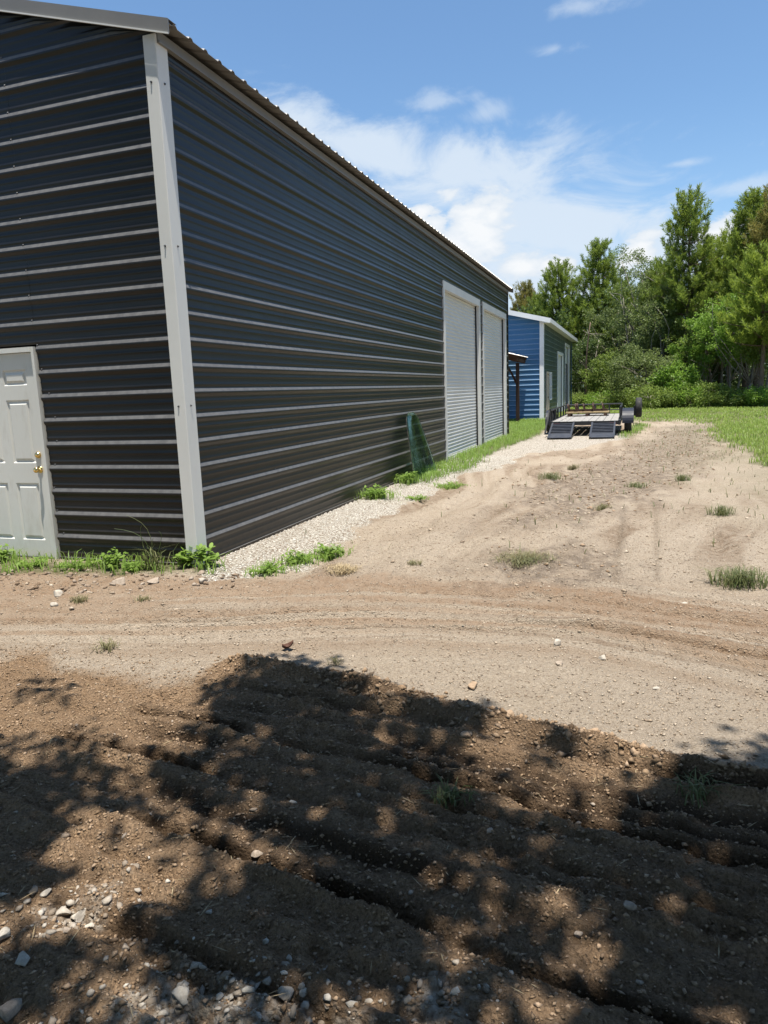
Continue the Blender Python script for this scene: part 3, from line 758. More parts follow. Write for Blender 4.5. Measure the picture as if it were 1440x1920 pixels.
# ------------------------------------------------------------------ equipment trailer (same frame as the building)
tr = empty('equipment_trailer', L2W(16.7, -2.43), BROT)
tag(tr, 'black flatbed equipment trailer with wooden deck and two ramps lowered to the dirt', 'trailer')
TL, TW, TZ = 5.3, .98, .45
mb = MB()
for k in range(9):
    y0 = -TW+.02+k*(2*TW-.04)/9; mb.box(.06, TL-.06, y0+.006, y0+(2*TW-.04)/9-.006, TZ-.045+.004*math.sin(k*5), TZ+.004*math.sin(k*5))
mb.build('deck', M['deck'], tr, bevel=.004)
mb = MB()
mb.box(0, TL, -TW-.05, -TW+.015, TZ-.13, TZ+.01); mb.box(0, TL, TW-.015, TW+.05, TZ-.13, TZ+.01)
mb.box(0, .055, -TW, TW, TZ-.12, TZ-.005); mb.box(TL-.055, TL, -TW, TW, TZ-.12, TZ+.01)
for x in np.linspace(.5, TL-.5, 8): mb.box(x-.025, x+.025, -TW, TW, TZ-.11, TZ-.047)
mb.box(.3, TL, -.45, -.37, TZ-.2, TZ-.115); mb.box(.3, TL, .37, .45, TZ-.2, TZ-.115)
mb.build('frame', M['tblack'], tr)
mb = MB()
mb.beam((TL, -.7, TZ-.08), (TL+1.3, -.05, TZ-.06), .07, .11); mb.beam((TL, .7, TZ-.08), (TL+1.3, .05, TZ-.06), .07, .11)
mb.box(TL+1.2, TL+1.55, -.06, .06, TZ-.1, TZ)
mb.tube([(TL+1.1, .0, .02), (TL+1.1, 0, TZ+.35)], .035, 8); mb.lathe([(0, .07), (.03, .07), (.03, .0001)], (TL+1.1, 0, 0), (0, 0, 1), 12)
mb.build('tongue', M['tblack'], tr)
RT = .80
for s in (1, -1):
    mb = MB(); y = s*(TW+.02)
    mb.tube([(.35 if s > 0 else 2.9, y, RT), (TL, y, RT)], .026, 8)
    for x in ([.38, 1.35, 2.3, 3.3, 4.3, TL-.03] if s > 0 else [2.95, 3.9, TL-.03]): mb.beam((x, y, TZ-.1), (x, y, RT), .05, .05, (1, 0, 0))
    if s < 0: mb.beam((.9, y, TZ-.1), (.9, y, RT-.02), .05, .05, (1, 0, 0)); mb.tube([(.9, y, RT), (2.95, y, RT)], .026, 8)
    mb.build('side_rail', M['tblack'], tr)
mb = MB(); mb.tube([(TL, -TW, RT), (TL, TW, RT)], .026, 8); mb.tube([(TL, -TW, TZ+.14), (TL, TW, TZ+.14)], .02, 8)
for y in (-.55, 0, .55): mb.beam((TL, y, TZ), (TL, y, RT), .05, .05, (1, 0, 0))
mb.build('front_rail', M['tblack'], tr)
def ramp(yc, w):
    mb = MB(); a = np.array([-.0, 0, TZ-.06]); b = np.array([-1.28, 0, .03]); L = np.linalg.norm(b-a); d = (b-a)/L
    for s in (-1, 1): mb.beam(a+[0, yc+s*w/2, 0], b+[0, yc+s*w/2, 0], .05, .07)
    up = np.cross([0, 1, 0], d); up = up if up[2] > 0 else -up
    for k in range(7):
        c = a+d*(.12+k*.135); mb.obox(c+[0, yc, 0]+up*.012, d*.022, np.array([0, w/2-.02, 0]), up*.016)
    c = a+d*(L-.20); mb.obox(c+[0, yc, 0]+up*.014, d*.19, np.array([0, w/2-.02, 0]), up*.006)
    mb.obox(a+d*(L*.45)+[0, yc, 0]-up*.022, d*L*.45, np.array([0, w/2-.03, 0]), up*.004)
    mb.build('ramp', M['ramp'], tr)
ramp(.62, .62); ramp(-.55, .64)
def wheel(par, c, ax, r=.345, w=.21):
    mb = MB(); hw = w/2
    prof = [(-hw*.8, r*.58), (-hw, r*.66), (-hw*1.02, r*.82), (-hw*.9, r*.93), (-hw*.72, r*.985), (-hw*.3, r), (hw*.3, r), (hw*.72, r*.985), (hw*.9, r*.93), (hw*1.02, r*.82), (hw, r*.66), (hw*.8, r*.58), (-hw*.8, r*.58)]
    mb.lathe(prof, (0, 0, 0), ax, 36); 
    t = mb.build('wheel', M['rubber'], par, smooth=True, loc=c)
    mb = MB()
    mb.lathe([(-hw*.75, r*.6), (-hw*.3, r*.52), (-hw*.1, r*.3), (-hw*.1, .0001)], (0, 0, 0), ax, 24); mb.lathe([(hw*.75, r*.6), (hw*.3, r*.52), (hw*.35, r*.3), (hw*.55, r*.16), (hw*.55, .0001)], (0, 0, 0), ax, 24)
    mb.build('rim', M['rim'], t, smooth=True)
    return t
for s in (-1, 1):
    for x in (1.35, 2.18): wheel(tr, (x, s*(TW+(.25 if s < 0 else .17)), .345), (0, s, 0), w=.21 if s < 0 else .18)
    mb = MB(); V = []; prof = []
    for th in np.linspace(math.pi*1.02, math.pi/2, 9): prof.append((1.35+.44*math.cos(th), .345+.40*math.sin(th)))
    for th in np.linspace(math.pi/2, -math.pi*.02, 9): prof.append((2.18+.44*math.cos(th), .345+.40*math.sin(th)))
    y0, y1 = s*(TW+.08), s*(TW+(.41 if s < 0 else .27))
    for x, z in prof: V += [(x, y0, z), (x, y1, z), (x, y1+s*.006, z-.05)]
    n = len(prof)
    mb.add(V, [(i*3, i*3+1, (i+1)*3+1, (i+1)*3) for i in range(n-1)]+[(i*3+1, i*3+2, (i+1)*3+2, (i+1)*3+1) for i in range(n-1)])
    fo_ = mb.build('fender', M['fender'], tr, smooth=False); sm = fo_.modifiers.new('thick', 'SOLIDIFY'); sm.thickness = .008
sp = wheel(tr, (4.9, -1.56, .66), (0.0, 1, 0), r=.35, w=.22); sp.name = 'spare_wheel'
mb = MB(); mb.beam((4.9, -TW, TZ-.05), (4.9, -1.42, TZ-.05), .06, .06); mb.beam((4.9, -1.42, TZ-.08), (4.9, -1.42, .72), .06, .06); mb.build('spare_bracket', M['tblack'], tr)
# rear upright holding the left ramp leg
mb = MB(); mb.beam((.1, TW+.05, TZ-.1), (.1, TW+.05, .82), .06, .06); mb.beam((.1, TW+.06, .80), (-.35, TW+.14, .12), .045, .045); mb.tube([(.1, TW+.03, .80), (.38, TW+.02, RT)], .026, 8); mb.build('jack_leg', M['tblack'], tr)
mb = MB(); mb.box(-.006, .03, .72, .9, TZ-.12, TZ-.06); mb.build('tail_light', simple('red_lens', (.3, .01, .01), .25), tr); mb = MB(); mb.box(-.006, .03, -.9, -.72, TZ-.12, TZ-.06); mb.build('tail_light', bpy.data.materials['red_lens'], tr)
# load on the deck
pl = empty('wooden_skid', L2W(16.7+3.9, -2.30, TZ), BROT)
tag(pl, 'yellow brown wooden skid lying across the front of the trailer deck', 'skid')
mb = MB()
for k in range(6): mb.box(-.5+k*.17, -.5+k*.17+.15, -.72, .72, .10, .14)
mb.build('top_board', M['plank'], pl)
for y in (-.6, 0, .6):
    mb = MB(); mb.box(-.5, .5, y-.05, y+.05, .004, .099); mb.build('runner', M['rust'], pl)
im = empty('tool_bar', L2W(16.7+3.95, -2.22, TZ+.142), BROT)
tag(im, 'dark rusty tool bar with tines and clamps lying on the wooden skid', 'implement')
mb = MB(); mb.beam((0, -.75, .05), (.06, .62, .05), .08, .08); mb.beam((.26, -.5, .05), (.22, .6, .05), .06, .06); mb.beam((.05, -.2, .05), (.24, -.2, .05), .06, .06); mb.beam((.05, .35, .05), (.24, .35, .05), .06, .06); mb.build('beam', M['rust'], im)
for y in (-.62, -.3, .02, .3, .55):
    mb = MB(); mb.tube([(0.03, y, .08), (.03, y+.02, .2), (-.06, y+.05, .27), (-.17, y+.04, .2), (-.2, y+.02, .06)], [.03, .028, .026, .024, .014], 6); mb.build('tine', M['rust'], im)
for y in (-.25, .3):
    mb = MB(); mb.lathe([(-.03, .0001), (-.03, .11), (.03, .11), (.03, .0001)], (.24, y, .19), (0, 1, 0), 14); mb.build('disc', M['rust'], im)

# ------------------------------------------------------------------ pane of green glass leaning on the wall
gm, t = newmat('green_tinted_glass')
g = t.n('ShaderNodeBsdfTransparent', i_Color=(.58, .72, .64)); df = t.n('ShaderNodeBsdfDiffuse', i_Color=(.03, .06, .045)); gs = t.n('ShaderNodeBsdfGlossy', i_Color=(1, 1, 1), i_Roughness=.05)
mx = t.n('ShaderNodeMixShader', i_0=.07); t.put(mx.inputs[1], g); t.put(mx.inputs[2], df)
fr = t.n('ShaderNodeFresnel', i_IOR=1.2); mx2 = t.n('ShaderNodeMixShader', i_0=t.math('MULTIPLY', fr.outputs[0], .7)); t.put(mx2.inputs[1], mx); t.put(mx2.inputs[2], gs); t.out(mx2)
gl = empty('glass_pane', L2W(6.86, -.03), BROT)
tag(gl, 'curved green tinted glass pane leaning against the black wall in the weeds', 'glass')
mb = MB(); NU, NV = 13, 17; V = []
for j in range(NV):
    v = j/(NV-1); z = 1.16*v
    hwid = (.76-.42*v**1.15)*math.sqrt(max(0, 1-max(0, (v-.86)/.14)**2*.75))*(1-.12*max(0, .12-v)/.12)
    for i in range(NU):
        u = -1+2*i/(NU-1)
        V.append((u*hwid-.08*v-.1, -.24*(1-v)-.04-.035*(1-u*u)*(1-.3*v), z-.10*(1-u*u)*0))
mb.add(V, [(j*NU+i, j*NU+i+1, (j+1)*NU+i+1, (j+1)*NU+i) for j in range(NV-1) for i in range(NU-1)])
gp_ = mb.build('pane', gm, gl, smooth=True); sm = gp_.modifiers.new('thick', 'SOLIDIFY'); sm.thickness = .004
V = np.array(V).reshape(NV, NU, 3); mb = MB(); mb.tube(V[2:-1, 0], .006, 6); mb.build('rubber_seal', M['rubber'], gl)

# ------------------------------------------------------------------ foliage builders
def rdir(n, r=rng):
    v = r.normal(size=(n, 3)); return v/np.linalg.norm(v, axis=1)[:, None]
def leaf_mesh(P, A, B, L, Wd):            # diamond leaves: base point, axis, side, length, width
    n = len(P); L = np.broadcast_to(L, (n,))[:, None]; Wd = np.broadcast_to(Wd, (n,))[:, None]
    V = np.empty((n, 4, 3)); V[:, 0] = P; V[:, 1] = P+A*L*.45+B*Wd*.5; V[:, 2] = P+A*L; V[:, 3] = P+A*L*.45-B*Wd*.5
    return V.reshape(-1, 3), np.arange(n*4).reshape(n, 4)
def orth(A, r=rng):
    q = rdir(len(A), r); B = q-A*np.sum(q*A, 1)[:, None]; return B/(np.linalg.norm(B, axis=1)[:, None]+1e-9)
def limb(mb, a, b, r0, r1, bend=.15, n=6, seg=6):
    a, b = np.array(a, float), np.array(b, float); L = np.linalg.norm(b-a); o = rng.normal(size=3)*L*bend; o[2] = abs(o[2])*.5
    t = np.linspace(0, 1, n)[:, None]; pts = a*(1-t)+b*t+o*np.sin(t*math.pi)
    mb.tube(pts, np.linspace(r0, r1, n), seg); return pts

def pine_tree(base, Ht, cr, cb, label, mat='pine', group='trees at the edge of the woods', lean=0., dens=1.0, name='pine_tree'):
    e = empty(name, base); tag(e, label, 'tree', group)
    mb = MB(); zz = np.linspace(0, Ht*.97, 10); ph = rng.random()*6
    tr_ = np.stack([lean*zz/Ht+.10*np.sin(zz*.6+ph), .08*np.cos(zz*.5+ph), zz-.1], 1)
    r0 = .012*Ht+.05
    mb.tube(tr_, np.linspace(r0, .03, 10), 8)
    tx = lambda z: np.array([np.interp(z, zz, tr_[:, 0]), np.interp(z, zz, tr_[:, 1]), z])
    SP, SD, SLn = [], [], []
    z = cb
    while z < Ht-.4:
        f = (z-cb)/(Ht-cb); ln_ = cr*(1-f)**.75*(.55+.45*min(1, f*5+.3))
        nb = 6 if f < .8 else 5
        a0 = rng.random()*6.28
        for k in range(nb):
            if rng.random() > .88*dens+.1: continue
            a = a0+k*6.283/nb+rng.normal()*.3; Lb = ln_*rng.uniform(.6, 1.15)+.25
            d = np.array([math.cos(a), math.sin(a), 0]); p0 = tx(z); rise = .12+.35*f
            pe = p0+d*Lb+np.array([0, 0, Lb*rise])
            cpts = [p0, p0+d*Lb*.5+np.array([0, 0, Lb*rise*.25-.03*Lb]), pe]
            tq = np.linspace(0, 1, 5)[:, None]; q = (1-tq)**2*cpts[0]+2*tq*(1-tq)*cpts[1]+tq**2*cpts[2]
            mb.tube(q, np.linspace(.022+.012*Lb, .008, 5), 4, cap=False)
            ns = max(3, int(Lb/.17*dens)+2)
            for s in range(ns):
                tt = rng.uniform(.25, 1) if s else 1.0
                pp = (1-tt)**2*cpts[0]+2*tt*(1-tt)*cpts[1]+tt**2*cpts[2]
                sd = d*rng.uniform(.1, .55)+np.array([rng.normal()*.25, rng.normal()*.25, rng.uniform(.6, 1.2)])
                off = np.array([rng.normal(), rng.normal(), rng.normal()*.5])*.16*(1 if s else .1)
                SP.append(pp+off); SD.append(sd/np.linalg.norm(sd)); SLn.append(rng.uniform(.4, .75))
        z += rng.uniform(.36, .50)
    for k in range(3):
        SP.append(tx(Ht-.75+.28*k)); SD.append(np.array([.02, .02, 1.])); SLn.append(.55)
    mb.build('trunk', M['bark'], e, smooth=True)
    SP, SD, SLn = np.array(SP), np.array(SD), np.array(SLn)
    K = 44; ns = len(SP)
    P = np.repeat(SP, K, 0); Dv = np.repeat(SD, K, 0); Ls = np.repeat(SLn, K)
    u = rng.random(ns*K); P = P+Dv*(u*Ls)[:, None]
    B0 = orth(Dv); sp_ = rng.uniform(.35, 1.05, ns*K)
    A = Dv*np.cos(sp_)[:, None]+B0*np.sin(sp_)[:, None]
    V, Fq = leaf_mesh(P, A, orth(A), rng.uniform(.18, .30, ns*K), rng.uniform(.026, .044, ns*K))
    raw('crown', V, Fq, M[mat], e)
    return e

def leafy_tree(base, Ht, cr, label, mat='leaf', cat='tree', group='trees at the edge of the woods', zlow=.12, nclump=130, per=95, ls=.125, bark='barkp', dead=0, name='leafy_tree', squash=1.0):
    e = empty(name, base); tag(e, label, cat, group)
    mb = MB(); r0 = .010*Ht+.035
    th = Ht*.55; top = np.array([rng.normal()*.2, rng.normal()*.2, th])
    tp = limb(mb, (0, 0, -.1), top, r0, r0*.5, .05, 7, 8)
    cz = Ht*(zlow+1)/2; rz = Ht*(1-zlow)/2
    C = []
    for k in range(nclump):
        while True:
            q = rng.uniform(-1, 1, 3)
            if .12 < q@q < 1: break
        q = q/np.linalg.norm(q)*(np.linalg.norm(q)**.45)
        lump = .42+.95*vn(np.array([q[0]*1.7+Ht]), np.array([q[1]*1.7+q[2]*2.1]), int(Ht*10) % 50)[0]
        C.append((q[0]*cr*lump, q[1]*cr*lump*squash, cz+q[2]*rz*lump))
    C = np.array(C)
    C[np.argmax(C[:, 2])][2] = Ht-.2
    for k in range(0, nclump, 5):
        a = tp[rng.integers(2, 7)]; 
        if a[2] < C[k][2]+.5: limb(mb, a, C[k], r0*.32, .012, .12, 5, 5)
    for k in range(dead):
        a = tp[rng.integers(3, 7)]; q = np.array([rng.normal()*cr*.55, -abs(rng.normal())*cr*.8, Ht*rng.uniform(.6, 1.02)])
        p = limb(mb, a, q, r0*.35, .015, .1, 6, 5)
        for j in range(3): limb(mb, p[3+j % 3], p[3+j % 3]+rng.normal(size=3)*.6+[0, 0, .3], .02, .008, .1, 4, 4)
    mb.build('trunk', M[bark], e, smooth=True)
    n = nclump*per; ci = np.repeat(np.arange(nclump), per)
    rad = rng.uniform(.28, .62, nclump)*(.55+.16*cr)
    off = rdir(n)*(rng.random(n)**.5)[:, None]*rad[ci][:, None]*np.array([1, 1, .7])
    P = C[ci]+off; P[:, 2] = np.maximum(P[:, 2], .05)
    A = rdir(n)*.8+off/(np.linalg.norm(off, axis=1)[:, None]+1e-6)*.7-np.array([0, 0, .25]); A /= np.linalg.norm(A, axis=1)[:, None]
    V, Fq = leaf_mesh(P, A, orth(A), rng.uniform(.7, 1.3, n)*ls, rng.uniform(.45, .75, n)*ls)
    raw('crown', V, Fq, M[mat], e)
    return e

def col_at(u, Y):
    q = at(u, 712, Y); return np.array([q[0], Y, 0.])
def ht(u, v, Y): return at(u, v, Y)[2]

WOODS = 'trees at the edge of the woods'
pine_tree(col_at(1284, 46), ht(1284, 362, 46), 2.3, 5.2, 'tallest dark pine with a narrow pointed crown standing above the woods', dens=.95)
pine_tree(col_at(1120, 57), ht(1120, 458, 57), 2.9, 3.0, 'pointed pine rising highest behind the gap right of the blue shed')
pine_tree(col_at(1047, 60), ht(1047, 495, 60), 2.9, 3.0, 'cone shaped pine directly above the far end of the blue shed roof')
pine_tree(col_at(1395, 43), ht(1392, 368, 43), 2.2, 3.6, 'green pine with upright candle tips near the right edge of the woods', mat='pine')
pine_tree(col_at(1452, 41), ht(1437, 345, 41), 2.5, 3.0, 'browning pine cut by the right edge of the photo', mat='pined')
pine_tree(col_at(1348, 47), ht(1346, 440, 47), 2.2, 2.6, 'shorter yellow green pine in the dip right of the tallest pine', mat='pineb')
pine_tree(col_at(1425, 38), ht(1425, 470, 38), 2.0, 3.2, 'low yellow green pine in front of the browning pine', mat='pineb')
pine_tree(col_at(1240, 49), ht(1236, 500, 49), 2.0, 3.0, 'middling pine tucked against the left side of the tallest pine', mat='pine')
pine_tree(col_at(985, 70), ht(978, 536, 70), 2.8, 3.0, 'distant pale pine peeking past the end of the black workshop', mat='pined')
pine_tree(col_at(1082, 58), ht(1082, 560, 58), 2.3, 2.0, 'low pine filling the gap between the two pointed pines', mat='pine')
pine_tree(col_at(1195, 57), ht(1192, 540, 57), 2.3, 2.5, 'pine half hidden behind the grey green tree with dead twigs')
pine_tree(col_at(1160, 60), ht(1158, 520, 60), 2.4, 2.0, 'pine in the back row just right of the pointed pine')
pine_tree(col_at(1322, 56), ht(1322, 470, 56), 2.4, 2.0, 'back row pine seen through the dip right of the tallest pine')
pine_tree(col_at(1222, 58), ht(1222, 505, 58), 2.3, 2.0, 'back row pine left of the middling pine')
pine_tree(col_at(1010, 64), ht(1012, 560, 64), 2.2, 2.0, 'low back row pine left of the cone shaped pine')
leafy_tree(col_at(1197, 50), ht(1197, 468, 50), 2.2, 'grey green tree with bare dead twigs sticking out of its top', 'leafd', dead=5, nclump=130, per=90)
leafy_tree(col_at(1160, 53), ht(1160, 560, 53), 2.5, 'dull leafy tree with pale dead limbs below the pointed pine', 'leafd', dead=3, nclump=140)
leafy_tree(col_at(1102, 53), ht(1100, 618, 53), 2.5, 'dark leafy tree just right of the blue shed', 'leafk', nclump=130)
leafy_tree(col_at(1237, 47), ht(1237, 535, 47), 2.2, 'olive leafy tree in front of the middling pine', 'leafd', zlow=.3)
leafy_tree(col_at(1208, 44), ht(1210, 640, 44), 2.2, 'broad bushy tree low in front of the woods behind the spare wheel', 'leafd', zlow=.02, nclump=130)
leafy_tree(col_at(1268, 42), ht(1268, 672, 42), 1.2, 'small bright green sapling against the dark woods', 'leafb', zlow=.05, nclump=60, ls=.15)
leafy_tree(col_at(1330, 45), ht(1335, 560, 45), 2.4, 'leafy tree under the shorter yellow green pine', 'leaf', zlow=.36)
leafy_tree(col_at(1400, 40), ht(1400, 560, 40), 2.2, 'yellow green leafy tree hanging over the dark trunks on the right', 'leafb', zlow=.48, nclump=90)
leafy_tree(col_at(1148, 49), ht(1150, 655, 49), 2.0, 'dim leafy tree between the trailer and the woods', 'leaf', zlow=.03)
leafy_tree(col_at(1368, 41.5), ht(1368, 520, 41.5), 1.9, 'bright yellow green leafy tree left of the browning pine', 'leafb', zlow=.34, nclump=110)
leafy_tree(col_at(1318, 43.5), ht(1318, 600, 43.5), 1.5, 'small yellow green leafy tree over the bright sapling', 'leafb', zlow=.42, nclump=70)
pine_tree(col_at(1418, 44), ht(1420, 372, 44), 2.0, 3.0, 'green pine squeezed between the candle tipped pine and the browning pine')
leafy_tree(col_at(1455, 39), ht(1455, 590, 39), 1.8, 'leafy tree low on the right edge of the photo', 'leaf', zlow=.42)
leafy_tree(col_at(965, 66), ht(965, 580, 66), 2.8, 'pale leafy tree behind the blue shed beside the black wall', 'leafd')
leafy_tree(col_at(1020, 63), ht(1020, 575, 63), 2.6, 'green leafy tree behind the middle of the blue shed roof', 'leaf')
leafy_tree(col_at(1285, 50), ht(1290, 585, 50), 2.2, 'dark leafy tree in the shade below the tallest pine', 'leafk', zlow=.2, nclump=120)
leafy_tree(col_at(1365, 49), ht(1370, 610, 49), 2.4, 'dark leafy tree deep behind the bare trunks', 'leafk', zlow=.15, nclump=120)
# bare slender trunks in the shade on the right
def slim(u, Y, h, k):
    e = empty('bare_trunk', col_at(u, Y)); mb = MB()
    p = limb(mb, (0, 0, -.1), (rng.normal()*.5, rng.normal()*.3, h), .07+.03*rng.random(), .03, .04, 8, 7)
    e2 = mb.build('trunk', M['bark' if k % 2 else 'barkp'], e, smooth=True)
    for j in range(6):
        q = p[rng.integers(2, 8)]; mb = MB(); limb(mb, q, q+np.array([rng.normal()*.8, rng.normal()*.4, rng.uniform(-.2, .8)]), .02, .006, .15, 5, 4)
        mb.build('twig', M['barkp'], e)
    return tag(e, 'thin bare trunk among the dark shaded trunks at the right of the woods', 'tree', 'thin bare trunks in the shade')
for k, (u, Y) in enumerate(((1322, 43.5), (1340, 42.5), (1352, 44), (1366, 41.5), (1380, 42.5), (1391, 40.5), (1408, 41), (1418, 39), (1432, 40), (1100, 50.5), (1115, 51.5), (1308, 44.5))): slim(u, Y, rng.uniform(4.2, 6.0), k)
# brush along the foot of the woods
BR = [(1098, 48.5, 738, 1.3, 'leaf', 'bright green bush at the left end of the brush row by the blue shed'), (1135, 46, 734, 1.4, 'leafb', 'bright green bush behind the front rail of the trailer'),
      (1168, 44, 734, 1.3, 'leaf', 'green bush left of the spare wheel'), (1225, 41, 720, 1.2, 'leaf', 'green bush right of the spare wheel under the broad bushy tree'),
      (1298, 40.5, 722, 1.1, 'leafb', 'light green bush at the lawn edge below the small bright sapling'), (1335, 40, 716, 1.2, 'leaf', 'tallest light green bush at the lawn edge right of the sapling'),
      (1385, 38.6, 732, 1.2, 'leaf', 'round dull bush at the lawn edge under the bare trunks'), (1430, 37.5, 728, 1.0, 'leafb', 'green bush at the lawn edge by the right side of the photo'),
      (1262, 40.8, 734, .9, 'leaf', 'low green bush between the sapling and the spare wheel'), (1076, 51, 735, .8, 'leafd', 'dull bush touching the far corner of the blue shed')]
for u, Y, v, r_, m_, lb in BR: leafy_tree(col_at(u, Y), max(.7, ht(u, v, Y)), r_, lb, m_, 'bush', 'bushes along the foot of the woods', zlow=.0, nclump=52, per=70, ls=.11, name='bush')
# the mass of the woods behind
def woods():
    P = []; 
    for k in range(760):
        u = rng.uniform(300, 2100); Y = rng.uniform(54, 72) if u < 1250 else rng.uniform(47, 64)
        c = col_at(u, Y); r_ = rng.uniform(.9, 1.9); z = rng.uniform(.3, 7.8) if k % 3 else rng.uniform(.2, 2.6)
        n = 130; P.append(c+np.array([0, 0, z])+rdir(n)*(rng.random(n)**.5)[:, None]*r_*np.array([1, 1, .8]))
    P = np.concatenate(P); P[:, 2] = np.maximum(P[:, 2], .05); A = rdir(len(P))
    V, Fq = leaf_mesh(P, A, orth(A), rng.uniform(.2, .34, len(P)), rng.uniform(.12, .2, len(P)))
    o = raw('background_woods', V, Fq, M['leafk']); tag(o, 'dark mass of woods behind the nearer trees', 'woods', kind='stuff')
woods()

# ------------------------------------------------------------------ grass, weeds
def blades(P, hl, w, droop=.5, r=rng):
    n = len(P); a = r.random(n)*6.283; d = np.stack([np.cos(a), np.sin(a), np.zeros(n)], 1); s = np.stack([-np.sin(a), np.cos(a), np.zeros(n)], 1)
    hl = np.broadcast_to(hl, (n,))*r.uniform(.6, 1.25, n); w = np.broadcast_to(w, (n,))*r.uniform(.7, 1.3, n); dr = droop*r.uniform(.3, 1.3, n)
    up = np.array([0, 0, 1.])
    V = np.empty((n, 5, 3)); m = P+d*(dr*hl*.3)[:, None]+up*(hl*.6)[:, None]
    V[:, 0] = P-s*w[:, None]*.5; V[:, 1] = P+s*w[:, None]*.5; V[:, 2] = m+s*w[:, None]*.42; V[:, 3] = m-s*w[:, None]*.42
    V[:, 4] = P+d*(dr*hl)[:, None]+up*(hl*(1-.35*dr))[:, None]
    b = np.arange(n)[:, None]*5
    F3 = np.concatenate([b+[0, 1, 2], b+[0, 2, 3], b+[3, 2, 4]])
    return V.reshape(-1, 3), F3
def scatter(x0, x1, y0, y1, n, fmask):
    X = rng.uniform(x0, x1, n); Y = rng.uniform(y0, y1, n); keep = rng.random(n) < fmask(X, Y)
    X, Y = X[keep], Y[keep]; return np.stack([X, Y, hgt(X, Y)], 1)
P = scatter(5.5, 22, 9.5, 30, 95000, lambda X, Y: fld(lawn, X, Y)*(.35+.9*fbm(X*.8, Y*.8, 3, 81)))
V, F3 = blades(P, .13, .017, .6); tag(raw('lawn_grass', V, F3, M['grass']), 'green lawn grass right of the dirt drive', 'grass', kind='stuff')
P = scatter(2, 34, 24, 52, 90000, lambda X, Y: fld(backlawn, X, Y)*(.2+.9*fbm(X*.5, Y*.5, 3, 82)))
V, F3 = blades(P, .12, .032, .7); tag(raw('field_grass', V, F3, M['grass']), 'mown grass in front of the woods', 'grass', kind='stuff')
P = scatter(-6, 12, 5.5, 34, 260000, lambda X, Y: fld(strip, X, Y)*(.4+.6*fbm(X*4, Y*4, 3, 83)))
V, F3 = blades(P, .14, .011, .7)
tag(raw('wall_grass', V, F3, M['weed']), 'bright green grass and weeds growing along the foot of the black walls', 'weeds', kind='stuff')
P = scatter(-1, 14, 6.2, 26, 46000, lambda X, Y: (1-fld(lawn, X, Y))*fld(drymix, X, Y)*.55*fbm(X*1.5, Y*1.5, 3, 84)+.10*fld(deb, X, Y)*fbm(X*3, Y*3, 3, 85)+.012*(fld(grassy, X, Y) < .2))
V, F3 = blades(P, .09, .010, .9); tag(raw('thin_grass', V, F3, M['mixg']), 'sparse half dry grass between the dirt drive and the lawn', 'grass', kind='stuff')

def weed_plant(p, h, spread, nst, label, mat='weed', ls=.06, name='weed_plant', grass=0):
    e = empty(name, p); tag(e, label, 'weed', None)
    mb = MB(); PL, AL = [], []
    for k in range(nst):
        a = rng.random()*6.283; rr = spread*rng.random()**.6; hh = h*rng.uniform(.5, 1.05)*(1-.4*rr/spread)
        b0 = np.array([math.cos(a)*rr*.15, math.sin(a)*rr*.15, -.01]); tp = np.array([math.cos(a)*rr, math.sin(a)*rr, hh])
        t = np.linspace(0, 1, 5)[:, None]; q = b0*(1-t)+tp*t+np.array([0, 0, .06*h])*np.sin(t*3.1)
        mb.tube(q, np.linspace(.004, .0018, 5), 4, cap=False)
        for j in range(int(6+h*26)):
            tt = rng.uniform(.2, 1.02); PL.append(b0*(1-tt)+tp*tt+np.array([0, 0, .06*h])*math.sin(tt*3.1))
            g = rng.random()*6.283; AL.append([math.cos(g), math.sin(g), rng.uniform(-.1, .7)])
    mb.build('stem', M['weed'], e)
    P = np.array(PL); A = np.array(AL); A /= np.linalg.norm(A, axis=1)[:, None]; up = np.tile([0, 0, 1.], (len(A), 1))+rng.normal(size=(len(A), 3))*.3
    B = np.cross(A, up); B /= np.linalg.norm(B, axis=1)[:, None]
    L = rng.uniform(.7, 1.3, len(P))*ls; V = np.empty((len(P), 6, 3)); N = np.cross(B, A)
    for k, (fa, fb, dn) in enumerate(((0, 0, 0), (.35, .21, .04), (.75, .17, 0), (1, 0, -.10), (.75, -.17, 0), (.35, -.21, .04))): V[:, k] = P+A*(L*fa)[:, None]+B*(L*fb)[:, None]+N*(L*dn)[:, None]
    raw('leaves', V.reshape(-1, 3), np.arange(len(P)*6).reshape(-1, 6), M[mat], e)
    if grass:
        V, F3 = blades(np.stack([rng.normal(size=grass)*spread*.5, rng.normal(size=grass)*spread*.5, np.zeros(grass)], 1), h*.7, .008, .8); raw('grass_blades', V, F3, M[mat], e)['kind'] = 'stuff'
    return e
def gpt(u, v):
    p = gp(u, v); p[2] = float(hgt(p[0], p[1])); return p
weed_plant(gpt(352, 1062), .27, .12, 12, 'leafy green weed growing against the front of the grey corner post', ls=.075)
weed_plant(gpt(392, 1062), .26, .10, 9, 'leafy green weed on the gravel side of the grey corner post', ls=.075)
weed_plant(gpt(213, 1066), .20, .16, 14, 'round leaved green weed in front of the black wall between door and post', ls=.055)
weed_plant(gpt(255, 1070), .11, .14, 14, 'low spreading weed right of the round leaved weed', ls=.045, grass=60)
weed_plant(gpt(150, 1064), .09, .2, 16, 'low weed patch below the hinge side of the black wall next to the white door', ls=.045, grass=80)
weed_plant(gpt(60, 1062), .10, .22, 18, 'low weed patch at the foot of the white door', ls=.045, grass=90)
weed_plant(gpt(8, 1052), .2, .12, 12, 'taller weed at the left edge of the photo by the white door', ls=.06, grass=40)
weed_plant(gpt(500, 1070), .10, .20, 24, 'low green weed on white gravel nearest the corner post', ls=.042, grass=170)
